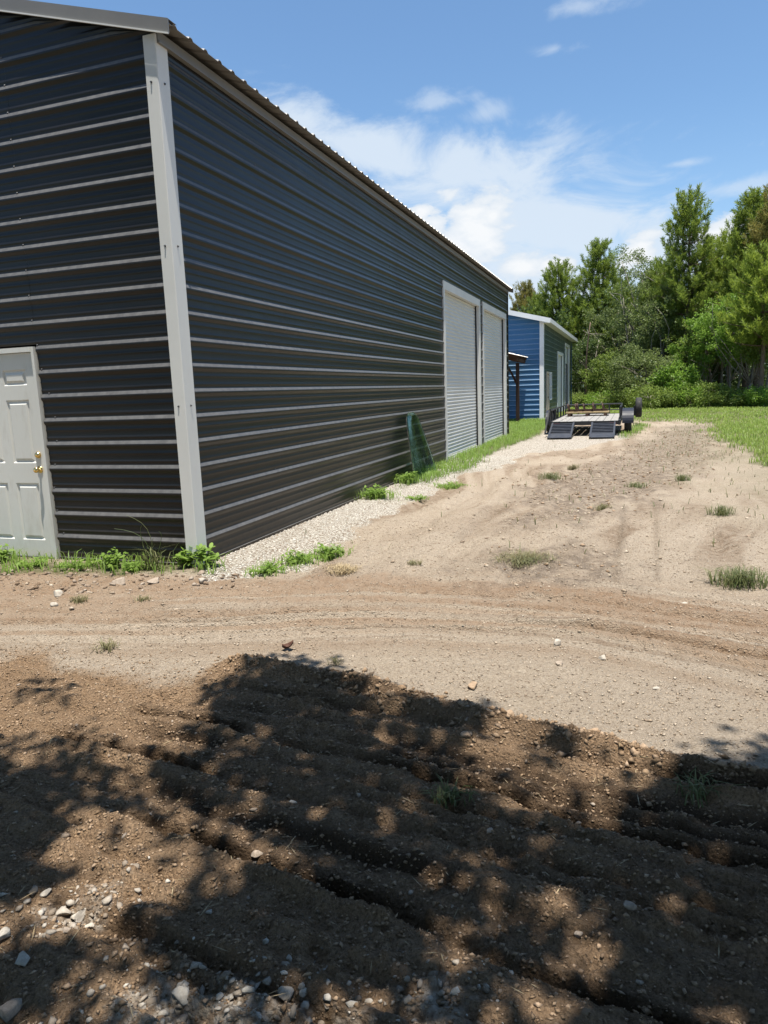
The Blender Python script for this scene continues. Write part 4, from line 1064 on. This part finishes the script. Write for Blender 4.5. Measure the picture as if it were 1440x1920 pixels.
weed_plant(gpt(556, 1054), .13, .20, 24, 'green weed in the middle of the white gravel strip', ls=.045, grass=170)
weed_plant(gpt(614, 1040), .18, .19, 24, 'green weed with upright shoots beside the dry brown clump', ls=.048, grass=150)
weed_plant(gpt(706, 934), .22, .26, 26, 'clump of green weed at the wall base nearest the corner', ls=.06, grass=260)
weed_plant(gpt(762, 905), .24, .25, 20, 'weedy clump at the left foot of the leaning glass pane', ls=.07, grass=160)
weed_plant(gpt(800, 893), .15, .3, 16, 'grassy clump at the right foot of the leaning glass pane', ls=.06, grass=200)
weed_plant(gpt(842, 910), .12, .3, 14, 'bright grass patch on the gravel in front of the first roller door', ls=.05, grass=320)
weed_plant(gpt(782, 938), .07, .2, 12, 'flat green weed on the gravel below the leaning glass pane', ls=.05, grass=120)
# tall dry stalk in front of the wall
e = empty('grass_stalk', gpt(285, 1068)); tag(e, 'tall thin seeding grass stalks leaning in front of the black wall', 'weed')
mb = MB(); 
for k, (dx, dz, bend) in enumerate(((-.18, .52, .1), (-.05, .42, -.04), (.1, .36, .06), (.05, .30, .0), (-.30, .40, .1))):
    t = np.linspace(0, 1, 8)[:, None]; q = np.array([0.003*k-.006, 0, -.02])*(1-t)+np.array([dx, -.02, dz])*t+np.array([bend, 0, .10])*np.sin(t*3.14)
    mb.tube(q, np.linspace(.0035, .0015, 8), 4)
mb.build('stem', M['mixg'], e)
V, F3 = blades(np.stack([rng.normal(size=40)*.06, rng.normal(size=40)*.03, np.zeros(40)], 1), .26, .009, 1.0); raw('grass_blades', V, F3, M['mixg'], e)

def tuft(u, v, h, spread, n, label, mat='mixg', w=.006, droop=1.0):
    e = gpt(u, v); rr = np.minimum(np.abs(rng.normal(size=n)), 1.35)*spread*.6; a = rng.random(n)*6.283
    P = np.stack([np.cos(a)*rr, np.sin(a)*rr*.8, np.zeros(n)-.005], 1)
    V, F3 = blades(P, h, w, droop); o = raw('grass_tuft', V, F3, M[mat], loc=e)
    tag(o, label, 'grass tuft'); return o
tuft(1385, 1098, .15, .24, 420, 'big half green grass tuft at the right edge of the dirt drive', 'mixg')
tuft(985, 1052, .12, .30, 420, 'wide grey green flattened grass clump in the middle of the dirt drive', 'dryg', droop=1.7)
tuft(775, 1056, .06, .08, 70, 'tiny dry tuft on the drive left of the flattened clump', 'dryg')
tuft(845, 1500, .07, .09, 80, 'small green grass tuft in the tree shade on dark soil', 'mixg')
tuft(200, 1218, .07, .09, 60, 'small dry tuft at the left edge of the loose soil', 'dryg')
tuft(150, 1125, .07, .08, 90, 'small grey green tuft on the dirt below the white door', 'dryg')
tuft(268, 1122, .06, .07, 60, 'faint dry tuft on the dirt below the round leaved weed', 'dryg')
tuft(1030, 902, .14, .22, 200, 'green tuft on the drive in front of the left trailer ramp', 'mixg')
tuft(1192, 912, .10, .2, 150, 'green tuft on the drive below the trailer wheels', 'mixg')
tuft(1352, 968, .14, .18, 180, 'green tuft on the dirt below the lawn edge', 'mixg')
tuft(1280, 905, .12, .14, 200, 'half dry tuft between the debris strip and the lawn', 'mixg')
tuft(640, 1068, .07, .19, 420, 'dry brown matted clump at the end of the white gravel strip', 'straw', droop=1.8)
tuft(1310, 1500, .10, .10, 50, 'thin grass tuft in shade near the right edge of the soil', 'mixg')
tuft(1075, 880, .12, .13, 160, 'dry tuft beyond the green tuft on the drive', 'dryg')
tuft(1130, 955, .09, .15, 160, 'dry tuft on the dark debris strip of the drive', 'dryg')
tuft(630, 1245, .05, .06, 30, 'single dry sprig above the berm of dark soil', 'dryg')

# ------------------------------------------------------------------ stones and clods
def ico(sub):
    import bmesh
    bm = bmesh.new(); bmesh.ops.create_icosphere(bm, subdivisions=sub, radius=1)
    V = np.array([v.co[:] for v in bm.verts]); Fc = np.array([[v.index for v in f.verts] for f in bm.faces]); bm.free(); return V, Fc
I1, I2, I3 = ico(1), ico(2), ico(3)
I0 = (np.array([(1,0,0),(-1,0,0),(0,1,0),(0,-1,0),(0,0,1),(0,0,-1)], float), np.array([(0,2,4),(2,1,4),(1,3,4),(3,0,4),(2,0,5),(1,2,5),(3,1,5),(0,3,5)]))
def pebbles(name, P, S, mat, base=I1, flat=.65, sink=.3, lab=None):
    n = len(P); V0, F0 = base; k = len(V0)
    V = np.tile(V0, (n, 1, 1))*np.clip(1+rng.normal(size=(n, k, 1))*.30, .4, 1.8)
    V *= np.stack([rng.uniform(.6, 1.5, n), rng.uniform(.6, 1.1, n), rng.uniform(.6, 1.1, n)*flat], 1)[:, None, :]
    a = rng.random(n)*6.283; ca, sa = np.cos(a)[:, None], np.sin(a)[:, None]
    tl = rng.normal(size=n)*.35; ct, st = np.cos(tl)[:, None], np.sin(tl)[:, None]
    y, z = V[..., 1]*ct-V[..., 2]*st, V[..., 1]*st+V[..., 2]*ct; V[..., 1], V[..., 2] = y, z
    x, y = V[..., 0]*ca-V[..., 1]*sa, V[..., 0]*sa+V[..., 1]*ca; V[..., 0], V[..., 1] = x, y
    V = V*S[:, None, None]+P[:, None, :]; V[..., 2] += (S*flat*(1-2*sink))[:, None]
    Fc = (F0[None]+(np.arange(n)*k)[:, None, None]).reshape(-1, 3)
    o = raw(name, V.reshape(-1, 3), Fc, M[mat]); tag(o, lab, 'stones', kind='stuff'); return o
def sizes(n, a, b, p=2.6): return a+(b-a)*rng.random(n)**p
P = scatter(-4.2, 4.2, 2.2, 8.5, 150000, lambda X, Y: (1-fld(soil, X, Y))*.55*(.3+.9*fbm(X*2, Y*2, 3, 91)))
pebbles('loose_pebbles', P, sizes(len(P), .002, .0105, 3.4), 'sclod', I0, lab='small pale pebbles strewn over the dirt')
P = scatter(-2.6, 2.6, 1.2, 4.4, 110000, lambda X, Y: fld(soil, X, Y)*(.25+.9*fbm(X*2.5, Y*2.5, 3, 92)))
pebbles('soil_crumbs', P, sizes(len(P), .002, .0105, 3.5), 'clod', I0, lab='crumbs of dark loose soil')
P = scatter(-2.6, 2.6, 1.2, 4.4, 2600, lambda X, Y: fld(soil, X, Y)*.6)
pebbles('soil_stones', P, sizes(len(P), .002, .013, 4), 'sstone', lab='small stones mixed in the dark soil')
P = scatter(-1.2, 3.0, 2.2, 4.5, 60000, lambda X, Y: fld(berm, X, Y)*.55)
pebbles('berm_clods', P, sizes(len(P), .003, .020, 4), 'clod', I0, flat=.9, lab='crumbly clods along the far edge of the loose soil')
P = scatter(-1.3, 1.1, 1.2, 2.4, 14000, lambda X, Y: fld(grav, X, Y)*1.6*(.2+.9*fbm(X*4, Y*4, 3, 93)))
pebbles('limestone_gravel', P, sizes(len(P), .002, .014, 3), 'stone2', lab='pale gravel chips showing through the soil at the bottom left')
P = scatter(-2.4, 8, 5.6, 16, 120000, lambda X, Y: (fld(grav, X, Y) > .3)*1.0)
pebbles('white_gravel', P, sizes(len(P), .004, .011, 2), 'chip', I0, flat=.8, lab='white crushed gravel along the side wall')
P = scatter(-4, 9, 5, 18, 30000, lambda X, Y: (1-fld(grassy, X, Y))*(1-fld(grav, X, Y))*(.12+.5*fld(deb, X, Y)))
pebbles('drive_clods', P, sizes(len(P), .004, .022, 4.5), 'sclod', lab='clods and grit strewn over the dirt drive')
P = scatter(-1, 10, 5.5, 22, 26000, lambda X, Y: .5*fld(deb, X, Y)*(fld(grav, X, Y) < .2))
pebbles('debris_clods', P, sizes(len(P), .006, .032, 4), 'clod', I0, lab='dark clods and trash scraped along the middle of the drive')
P = scatter(-4.6, -1.2, 5.6, 6.5, 900, lambda X, Y: .6*(fld(red, X, Y) > .2))
pebbles('edge_rubble', P, sizes(len(P), .006, .030, 2.5), 'sstone', lab='rubble along the weedy edge in front of the black wall')
# loose straw and twigs in the soil
n = 900; X = rng.uniform(-2.4, 2.4, n); Y = rng.uniform(1.25, 4.2, n); k = fld(soil, X, Y) > .4; X, Y = X[k], Y[k]; n = len(X); a = rng.random(n)*6.283
A = np.stack([np.cos(a), np.sin(a), rng.normal(size=n)*.15], 1); P = np.stack([X, Y, hgt(X, Y)+.006], 1); B = np.stack([-np.sin(a), np.cos(a), np.zeros(n)+.2], 1)
V, Fq = leaf_mesh(P, A, B, rng.uniform(.02, .075, n), .003); tag(raw('straw_litter', V, Fq, M['straw']), 'bits of straw and twig in the loose soil', 'litter', kind='stuff')

def rock(u, v, wpx, label, mat='stone', flat=.65, group=None, cat='rock', name='rock'):
    p = gpt(u, v); Y = p[1]; s = wpx*Y/FPX*.5
    V0, F0 = I3; V = V0.copy(); sd = rng.integers(0, 400)
    d = np.zeros(len(V))
    for k in range(13):                   # chop facets
        nrm = rdir(1)[0]; h = rng.uniform(.42, .8); pr = V@nrm; V = V-np.maximum(pr-h, 0)[:, None]*nrm
    V *= 1+.10*(fbm(V0[:, 0]*3+sd, V0[:, 1]*3+V0[:, 2]*2.3, 3, 2)-.5)[:, None]
    V *= np.array([rng.uniform(1, 1.3), rng.uniform(.75, 1), flat]); a = rng.random()*6.283
    x, y = V[:, 0]*math.cos(a)-V[:, 1]*math.sin(a), V[:, 0]*math.sin(a)+V[:, 1]*math.cos(a); V[:, 0], V[:, 1] = x, y
    o = raw(name, V*s, F0, M[mat], loc=(p[0], p[1], p[2]+s*flat*.35)); tag(o, label, cat, group); return o
G = 'loose rocks in the dirt'
for q in ((147, 1708, 46, 'round pale rock, largest of the cluster at the lower left'), (118, 1700, 34, 'whitish rock left of the largest rock in the lower left cluster'),
          (88, 1668, 26, 'small pale rock at the top of the lower left cluster'), (165, 1730, 24, 'small rock just below the largest rock of the lower left cluster'),
          (105, 1722, 22, 'chalky rock at the bottom of the lower left cluster'), (10, 1760, 38, 'pale rock cut by the left edge of the photo', 'stone2'),
          (45, 1808, 38, 'flat grey rock right of the one at the left edge', 'stone2'), (14, 1898, 66, 'big brownish rock in the bottom left corner', 'sstone'),
          (340, 1872, 46, 'tall pale rock standing in gravel at the bottom', 'stone2'), (537, 1860, 42, 'pale angular rock in gravel near the bottom centre', 'stone2'),
          (568, 1864, 24, 'small rock right beside the pale angular one', 'stone2'), (411, 1880, 22, 'small whitish rock between the tall one and the angular one'),
          (236, 1790, 30, 'brown rock at the edge of the shaded gravel', 'sstone'), (126, 1758, 24, 'small brown rock below the lower left cluster', 'sstone'),
          (445, 1590, 30, 'tan stone in the sunny patch of soil', 'sstone'), (480, 1594, 26, 'tan stone right of its twin in the sunny patch', 'sstone'),
          (1130, 1236, 21, 'white pointed rock alone on the sunny dirt'), (1048, 1248, 22, 'grey stone left of and below the white pointed rock', 'sstone'),
          (108, 1118, 26, 'flat grey white rock on dirt below the white door'), (100, 1138, 18, 'smaller flat rock below the flat grey white one'),
          (225, 1092, 34, 'grey rock at the weedy edge below the round leaved weed', 'sstone'), (290, 1092, 30, 'grey rock at the weedy edge left of the corner post', 'sstone'),
          (380, 1090, 24, 'pale flat rock at the weedy edge below the corner post'), (1285, 1132, 15, 'pale stone in the reddish track at the right'),
          (1045, 1210, 24, 'pale flat stone on the track above the grey stone'), (958, 1342, 20, 'round brown clod on the berm of soil', 'clod'), (885, 1292, 32, 'dark clod on top of the berm at its crest', 'clod'),
          (1178, 1716, 32, 'tan stone in the shaded furrow at the right', 'sstone'), (1085, 1750, 24, 'small tan stone in the sunny spot at the lower right', 'sstone'), (1230, 1290, 15, 'small pale stone on the sunny dirt at the far right', 'stone2'), (875, 1392, 22, 'brown clod on the inner slope of the berm', 'clod'), (1115, 1388, 24, 'dark clod at the foot of the berm right of centre', 'clod'),
          (920, 1566, 20, 'tan stone in the shade beside the deepest furrow', 'sstone', 'sstone'), (550, 1502, 18, 'pale stone on the lip of the left furrow')):
    rock(q[0], q[1], q[2], q[3], q[4] if len(q) > 4 else 'stone', group=G)
# curled dead leaf
mb = MB(); V = []; p = gpt(540, 1217)
for i in range(7):
    for j in range(5):
        a = i/6; b = j/4-.5; w = .030*math.sin(math.pi*min(.97, max(.06, a)))
        V.append(((a-.5)*.07, b*2*w, .012+.03*abs(b)*1.4+.02*(a-.4)**2*4))
mb.add(V, [(i*5+j, i*5+j+1, (i+1)*5+j+1, (i+1)*5+j) for i in range(6) for j in range(4)])
lf = mb.build('dead_leaf', simple('dead_leaf_brown', (.07, .03, .018), .7, .3, var=.3, scale=40), smooth=True, loc=p); sm = lf.modifiers.new('thick', 'SOLIDIFY'); sm.thickness = .002
lf.rotation_euler = (0, 0, .3); tag(lf, 'curled dark brown dead leaf on the sunny dirt', 'leaf')

# ------------------------------------------------------------------ the tree whose crown shades the foreground (stands behind the photographer)
SX = np.arange(0, 1441, 80)
SM = [
 (1200, '0000000000000000000'), (1250, '0002005630000000000'), (1300, '0510058873110000000'), (1350, '0120068776783010000'),
 (1400, '3461266776542711245'), (1450, '7653858677733332889'), (1500, '8765354767672346888'), (1550, '9832435686798656778'),
 (1600, '9422343668645787768'), (1650, '9621136788646776778'), (1700, '5212589999975368568'), (1750, '3234799999556728877'),
 (1800, '6864777888747428888'), (1850, '7744576667586547868'), (1900, '5664454335646487636'), (1950, '5565555555565577766')]
SV = np.array([r_[0] for r_ in SM]); SA = np.array([[int(c) for c in r_[1]] for r_ in SM], float)/9
def shade(u, v):
    fi = np.clip((v-1200)/50, 0, len(SV)-1.001); fj = np.clip(u/80, 0, len(SX)-1.001); i = fi.astype(int); j = fj.astype(int); a = fi-i; b = fj-j
    s = (SA[i, j]*(1-b)+SA[i, j+1]*b)*(1-a)+(SA[i+1, j]*(1-b)+SA[i+1, j+1]*b)*a
    return s
def shade_tree():
    n = 310000
    X = rng.uniform(-4.5, 4.5, n); Y = rng.uniform(-4.5, 4.6, n)
    n2_ = 150000; X = np.concatenate([X, rng.uniform(-10, 10, n2_)]); Y = np.concatenate([Y, rng.uniform(-11, 4.2, n2_)])  # outer leaves added out of view to block sky light over the shaded soil
    outer = np.arange(len(X)) >= n; inn = (np.abs(X) < 4.5) & (Y > -4.5); n = len(X)
    u, v = to_px(np.stack([X, Y, np.zeros(n)], 1)); dpt = (np.stack([X, Y, np.zeros(n)-CAMZ], 1)@_f)
    vis = (dpt > .3) & (u > -40) & (u < 1480) & (v > 0) & (v < 1960)
    s = shade(np.clip(u, 0, 1440), np.clip(v, 1200, 1949))
    nn = fbm(X*1.6, Y*1.6, 3, 95)
    edge = .95*sstep(.22, .45, nn)*sstep(0, .6, (3.15-(X*n_[0]+Y*n_[1]))*1.0)
    s = np.where(vis, np.clip(sstep(.13, .90, s+(fbm(X*5, Y*5, 4, 97)-.5)*.42*np.minimum(1, s*2)), 0, .992), edge)
    lam = -np.log(1-np.clip(s, 0, .992)); k = (rng.random(n) < lam/4.85) & ~(outer & inn)
    big_ = np.where(outer[k], 2.0, 1.0); X, Y = X[k], Y[k]; m = len(X)
    cell = vn(X*1.1+9, Y*1.1, 98)
    Hh = 4.5+3.1*cell+rng.normal(size=m)*.45
    P = np.stack([X, Y, np.zeros(m)], 1)+SUN*(Hh/SUN[2])[:, None]
    A = rdir(m); A[:, 2] *= .35; A /= np.linalg.norm(A, axis=1)[:, None]; up = np.tile([0, 0, 1.], (m, 1))+rng.normal(size=(m, 3))*.35; B = np.cross(A, up); B /= np.linalg.norm(B, axis=1)[:, None]
    V, Fq = leaf_mesh(P-A*.04, A, B, rng.uniform(.075, .12, m)*big_, rng.uniform(.045, .07, m)*big_)
    base = np.array([.9, -3.4, 0.])
    e = empty('shade_tree', base); tag(e, 'broad leafy tree standing behind the viewer whose crown shades the foreground soil', 'tree')
    raw('crown', V-base, Fq, M['leafk'], e)
    mb = MB(); tp = limb(mb, (0, 0, -.2), (0, .4, 4.2), .26, .17, .03, 8, 10)
    sel = rng.choice(m, 26, replace=False)
    for q in [p_ for p_ in P[sel] if abs(p_[0]) < 6]: limb(mb, tp[rng.integers(5, 8)], q-base, .06, .012, .10, 8, 6)
    mb.build('trunk', M['bark'], e, smooth=True)
shade_tree()

# ------------------------------------------------------------------ light and sky
sl = bpy.data.lights.new('sun', 'SUN'); sl.energy = 4.7; sl.angle = R(.53); sl.color = (1, .95, .86)
so = bpy.data.objects.new('sun', sl); COL.objects.link(so)
from mathutils import Vector, Matrix
so.rotation_euler = Vector(SUN).to_track_quat('Z', 'Y').to_euler(); so.location = (0, -3, 20)

w = bpy.data.worlds.new('World'); scene.world = w; w.use_nodes = True
t = NT(w)
sky = t.n('ShaderNodeTexSky'); sky.sky_type = 'NISHITA'; sky.sun_disc = False
sky.sun_elevation = math.asin(SUN[2]); sky.sun_rotation = math.atan2(SUN[0], SUN[1]); sky.altitude = 10; sky.air_density = 1.0; sky.dust_density = .6; sky.ozone_density = 1.0
gen = t.n('ShaderNodeTexCoord').outputs['Generated']
sx = t.n('ShaderNodeSeparateXYZ', i_0=gen)
az = t.math('ARCTAN2', sx.outputs[0], sx.outputs[1]); el = t.math('ARCSINE', t.math('MINIMUM', sx.outputs[2], .9999))
def azel(u, v):
    q = ray(u, v); q = q/np.linalg.norm(q); return math.atan2(q[0], q[1]), math.asin(q[2])
uv = t.n('ShaderNodeCombineXYZ', i_0=az, i_1=t.math('MULTIPLY', el, 2.0))
def blob(u, v, ru, rv, tilt=0):
    a0, e0 = azel(u, v); ra, re = ru/FPX, rv/FPX
    da = t.math('SUBTRACT', az, a0); de = t.math('SUBTRACT', el, e0)
    c, s = math.cos(tilt), math.sin(tilt)
    x = t.math('ADD', t.math('MULTIPLY', da, c/ra), t.math('MULTIPLY', de, s/ra)); y = t.math('ADD', t.math('MULTIPLY', da, -s/re), t.math('MULTIPLY', de, c/re))
    return t.math('SUBTRACT', 1.0, t.math('SQRT', t.math('ADD', t.math('MULTIPLY', x, x), t.math('MULTIPLY', y, y))))
def mx(l):
    r_ = l[0]
    for q in l[1:]: r_ = t.math('MAXIMUM', r_, q)
    return r_
nz = t.noise(uv, 7.5, 9, .62, .6); nz2 = t.noise(uv, 22, 6, .6, .2)
veil = mx([blob(860, 330, 330, 110, -.12), blob(1080, 420, 330, 150, -.15), blob(690, 280, 230, 75, -.35), blob(1010, 520, 420, 120), blob(1250, 500, 300, 90), blob(500, 250, 300, 70), blob(650, 470, 300, 120)])
veil = t.math('ADD', veil, t.math('MULTIPLY', t.math('SUBTRACT', nz, .5), 2.3))
veil = t.mr(veil, .05, .85, 0, 1, True)
wisp = mx([blob(910, 212, 90, 32, .1), blob(820, 190, 120, 26), blob(1385, 352, 110, 26), blob(1040, 92, 80, 20), blob(1075, 14, 140, 24), blob(1290, 305, 90, 14), blob(1000, 270, 150, 22)])
wisp = t.mr(t.math('ADD', wisp, t.math('MULTIPLY', t.math('SUBTRACT', nz, .5), 2.6)), .2, 1.0, 0, .55, True)
haze = t.mr(el, .0, .34, .42, 0, True)
vo = t.n('ShaderNodeTexVoronoi', i_Vector=t.n('ShaderNodeVectorMath', operation='ADD', i_0=uv, i_1=t.n('ShaderNodeVectorMath', operation='SCALE', i_0=t.n('ShaderNodeTexNoise', i_Vector=uv, i_Scale=26.0, i_Detail=5.0).outputs['Color'], i_Scale=.06)), i_Scale=20.0)
bil = t.mr(vo.outputs['Distance'], 0, .6, 1, 0)
cum = mx([blob(885, 432, 100, 92), blob(815, 420, 48, 44), blob(925, 405, 40, 40), blob(860, 470, 110, 60), blob(790, 400, 40, 30), blob(980, 505, 70, 34), blob(1200, 470, 50, 36), blob(1345, 440, 70, 34), blob(1030, 500, 60, 26), blob(720, 420, 120, 50)])
cum = t.math('ADD', cum, t.math('ADD', t.math('MULTIPLY', t.math('SUBTRACT', bil, .5), .50), t.math('MULTIPLY', t.math('SUBTRACT', nz2, .5), 1.3)))
cumm = t.mr(cum, .06, .36, 0, .95, True)
CL = 1.0
K = 1/.08/2.10
skyc = t.n('ShaderNodeMix', data_type='RGBA', blend_type='MULTIPLY'); t.put(skyc.inputs[0], 1.0); t.put(skyc.inputs[6], sky.outputs[0]); t.put(skyc.inputs[7], (.80, .97, 1.06, 1))
c = t.mix(haze, skyc.outputs[2], tuple(x*K for x in (.50, .66, .88)))
c = t.mix(t.math('MULTIPLY', t.math('MAXIMUM', veil, wisp), .90), c, tuple(x*K for x in (.73, .83, .945)))
ccol = t.mix(t.mr(cum, .15, .75), tuple(x*K for x in (.74, .82, .91)), tuple(x*K for x in (.95, .97, .99)))
c = t.mix(cumm, c, ccol)
bg = t.n('ShaderNodeBackground', i_Color=c, i_Strength=.08)
o = t.n('ShaderNodeOutputWorld'); t.t.links.new(bg.outputs[0], o.inputs[0])

# ------------------------------------------------------------------ camera
cd = bpy.data.cameras.new('camera'); cam = bpy.data.objects.new('camera', cd); COL.objects.link(cam)
cd.sensor_fit = 'VERTICAL'; cd.sensor_height = 24; cd.lens = FPX/1920*24; cd.clip_start = .05; cd.clip_end = 2000
cam.matrix_world = Matrix(((_r[0], _u[0], -_f[0], 0), (_r[1], _u[1], -_f[1], 0), (_r[2], _u[2], -_f[2], CAMZ), (0, 0, 0, 1)))
scene.camera = cam
scene.view_settings.view_transform = 'Standard'; scene.view_settings.look = 'None'
scene.view_settings.exposure = 1.07; scene.view_settings.gamma = 1
scene.render.engine = 'CYCLES'
scene.cycles.max_bounces = 8; scene.cycles.diffuse_bounces = 4; scene.cycles.glossy_bounces = 4; scene.cycles.transmission_bounces = 6; scene.cycles.transparent_max_bounces = 8
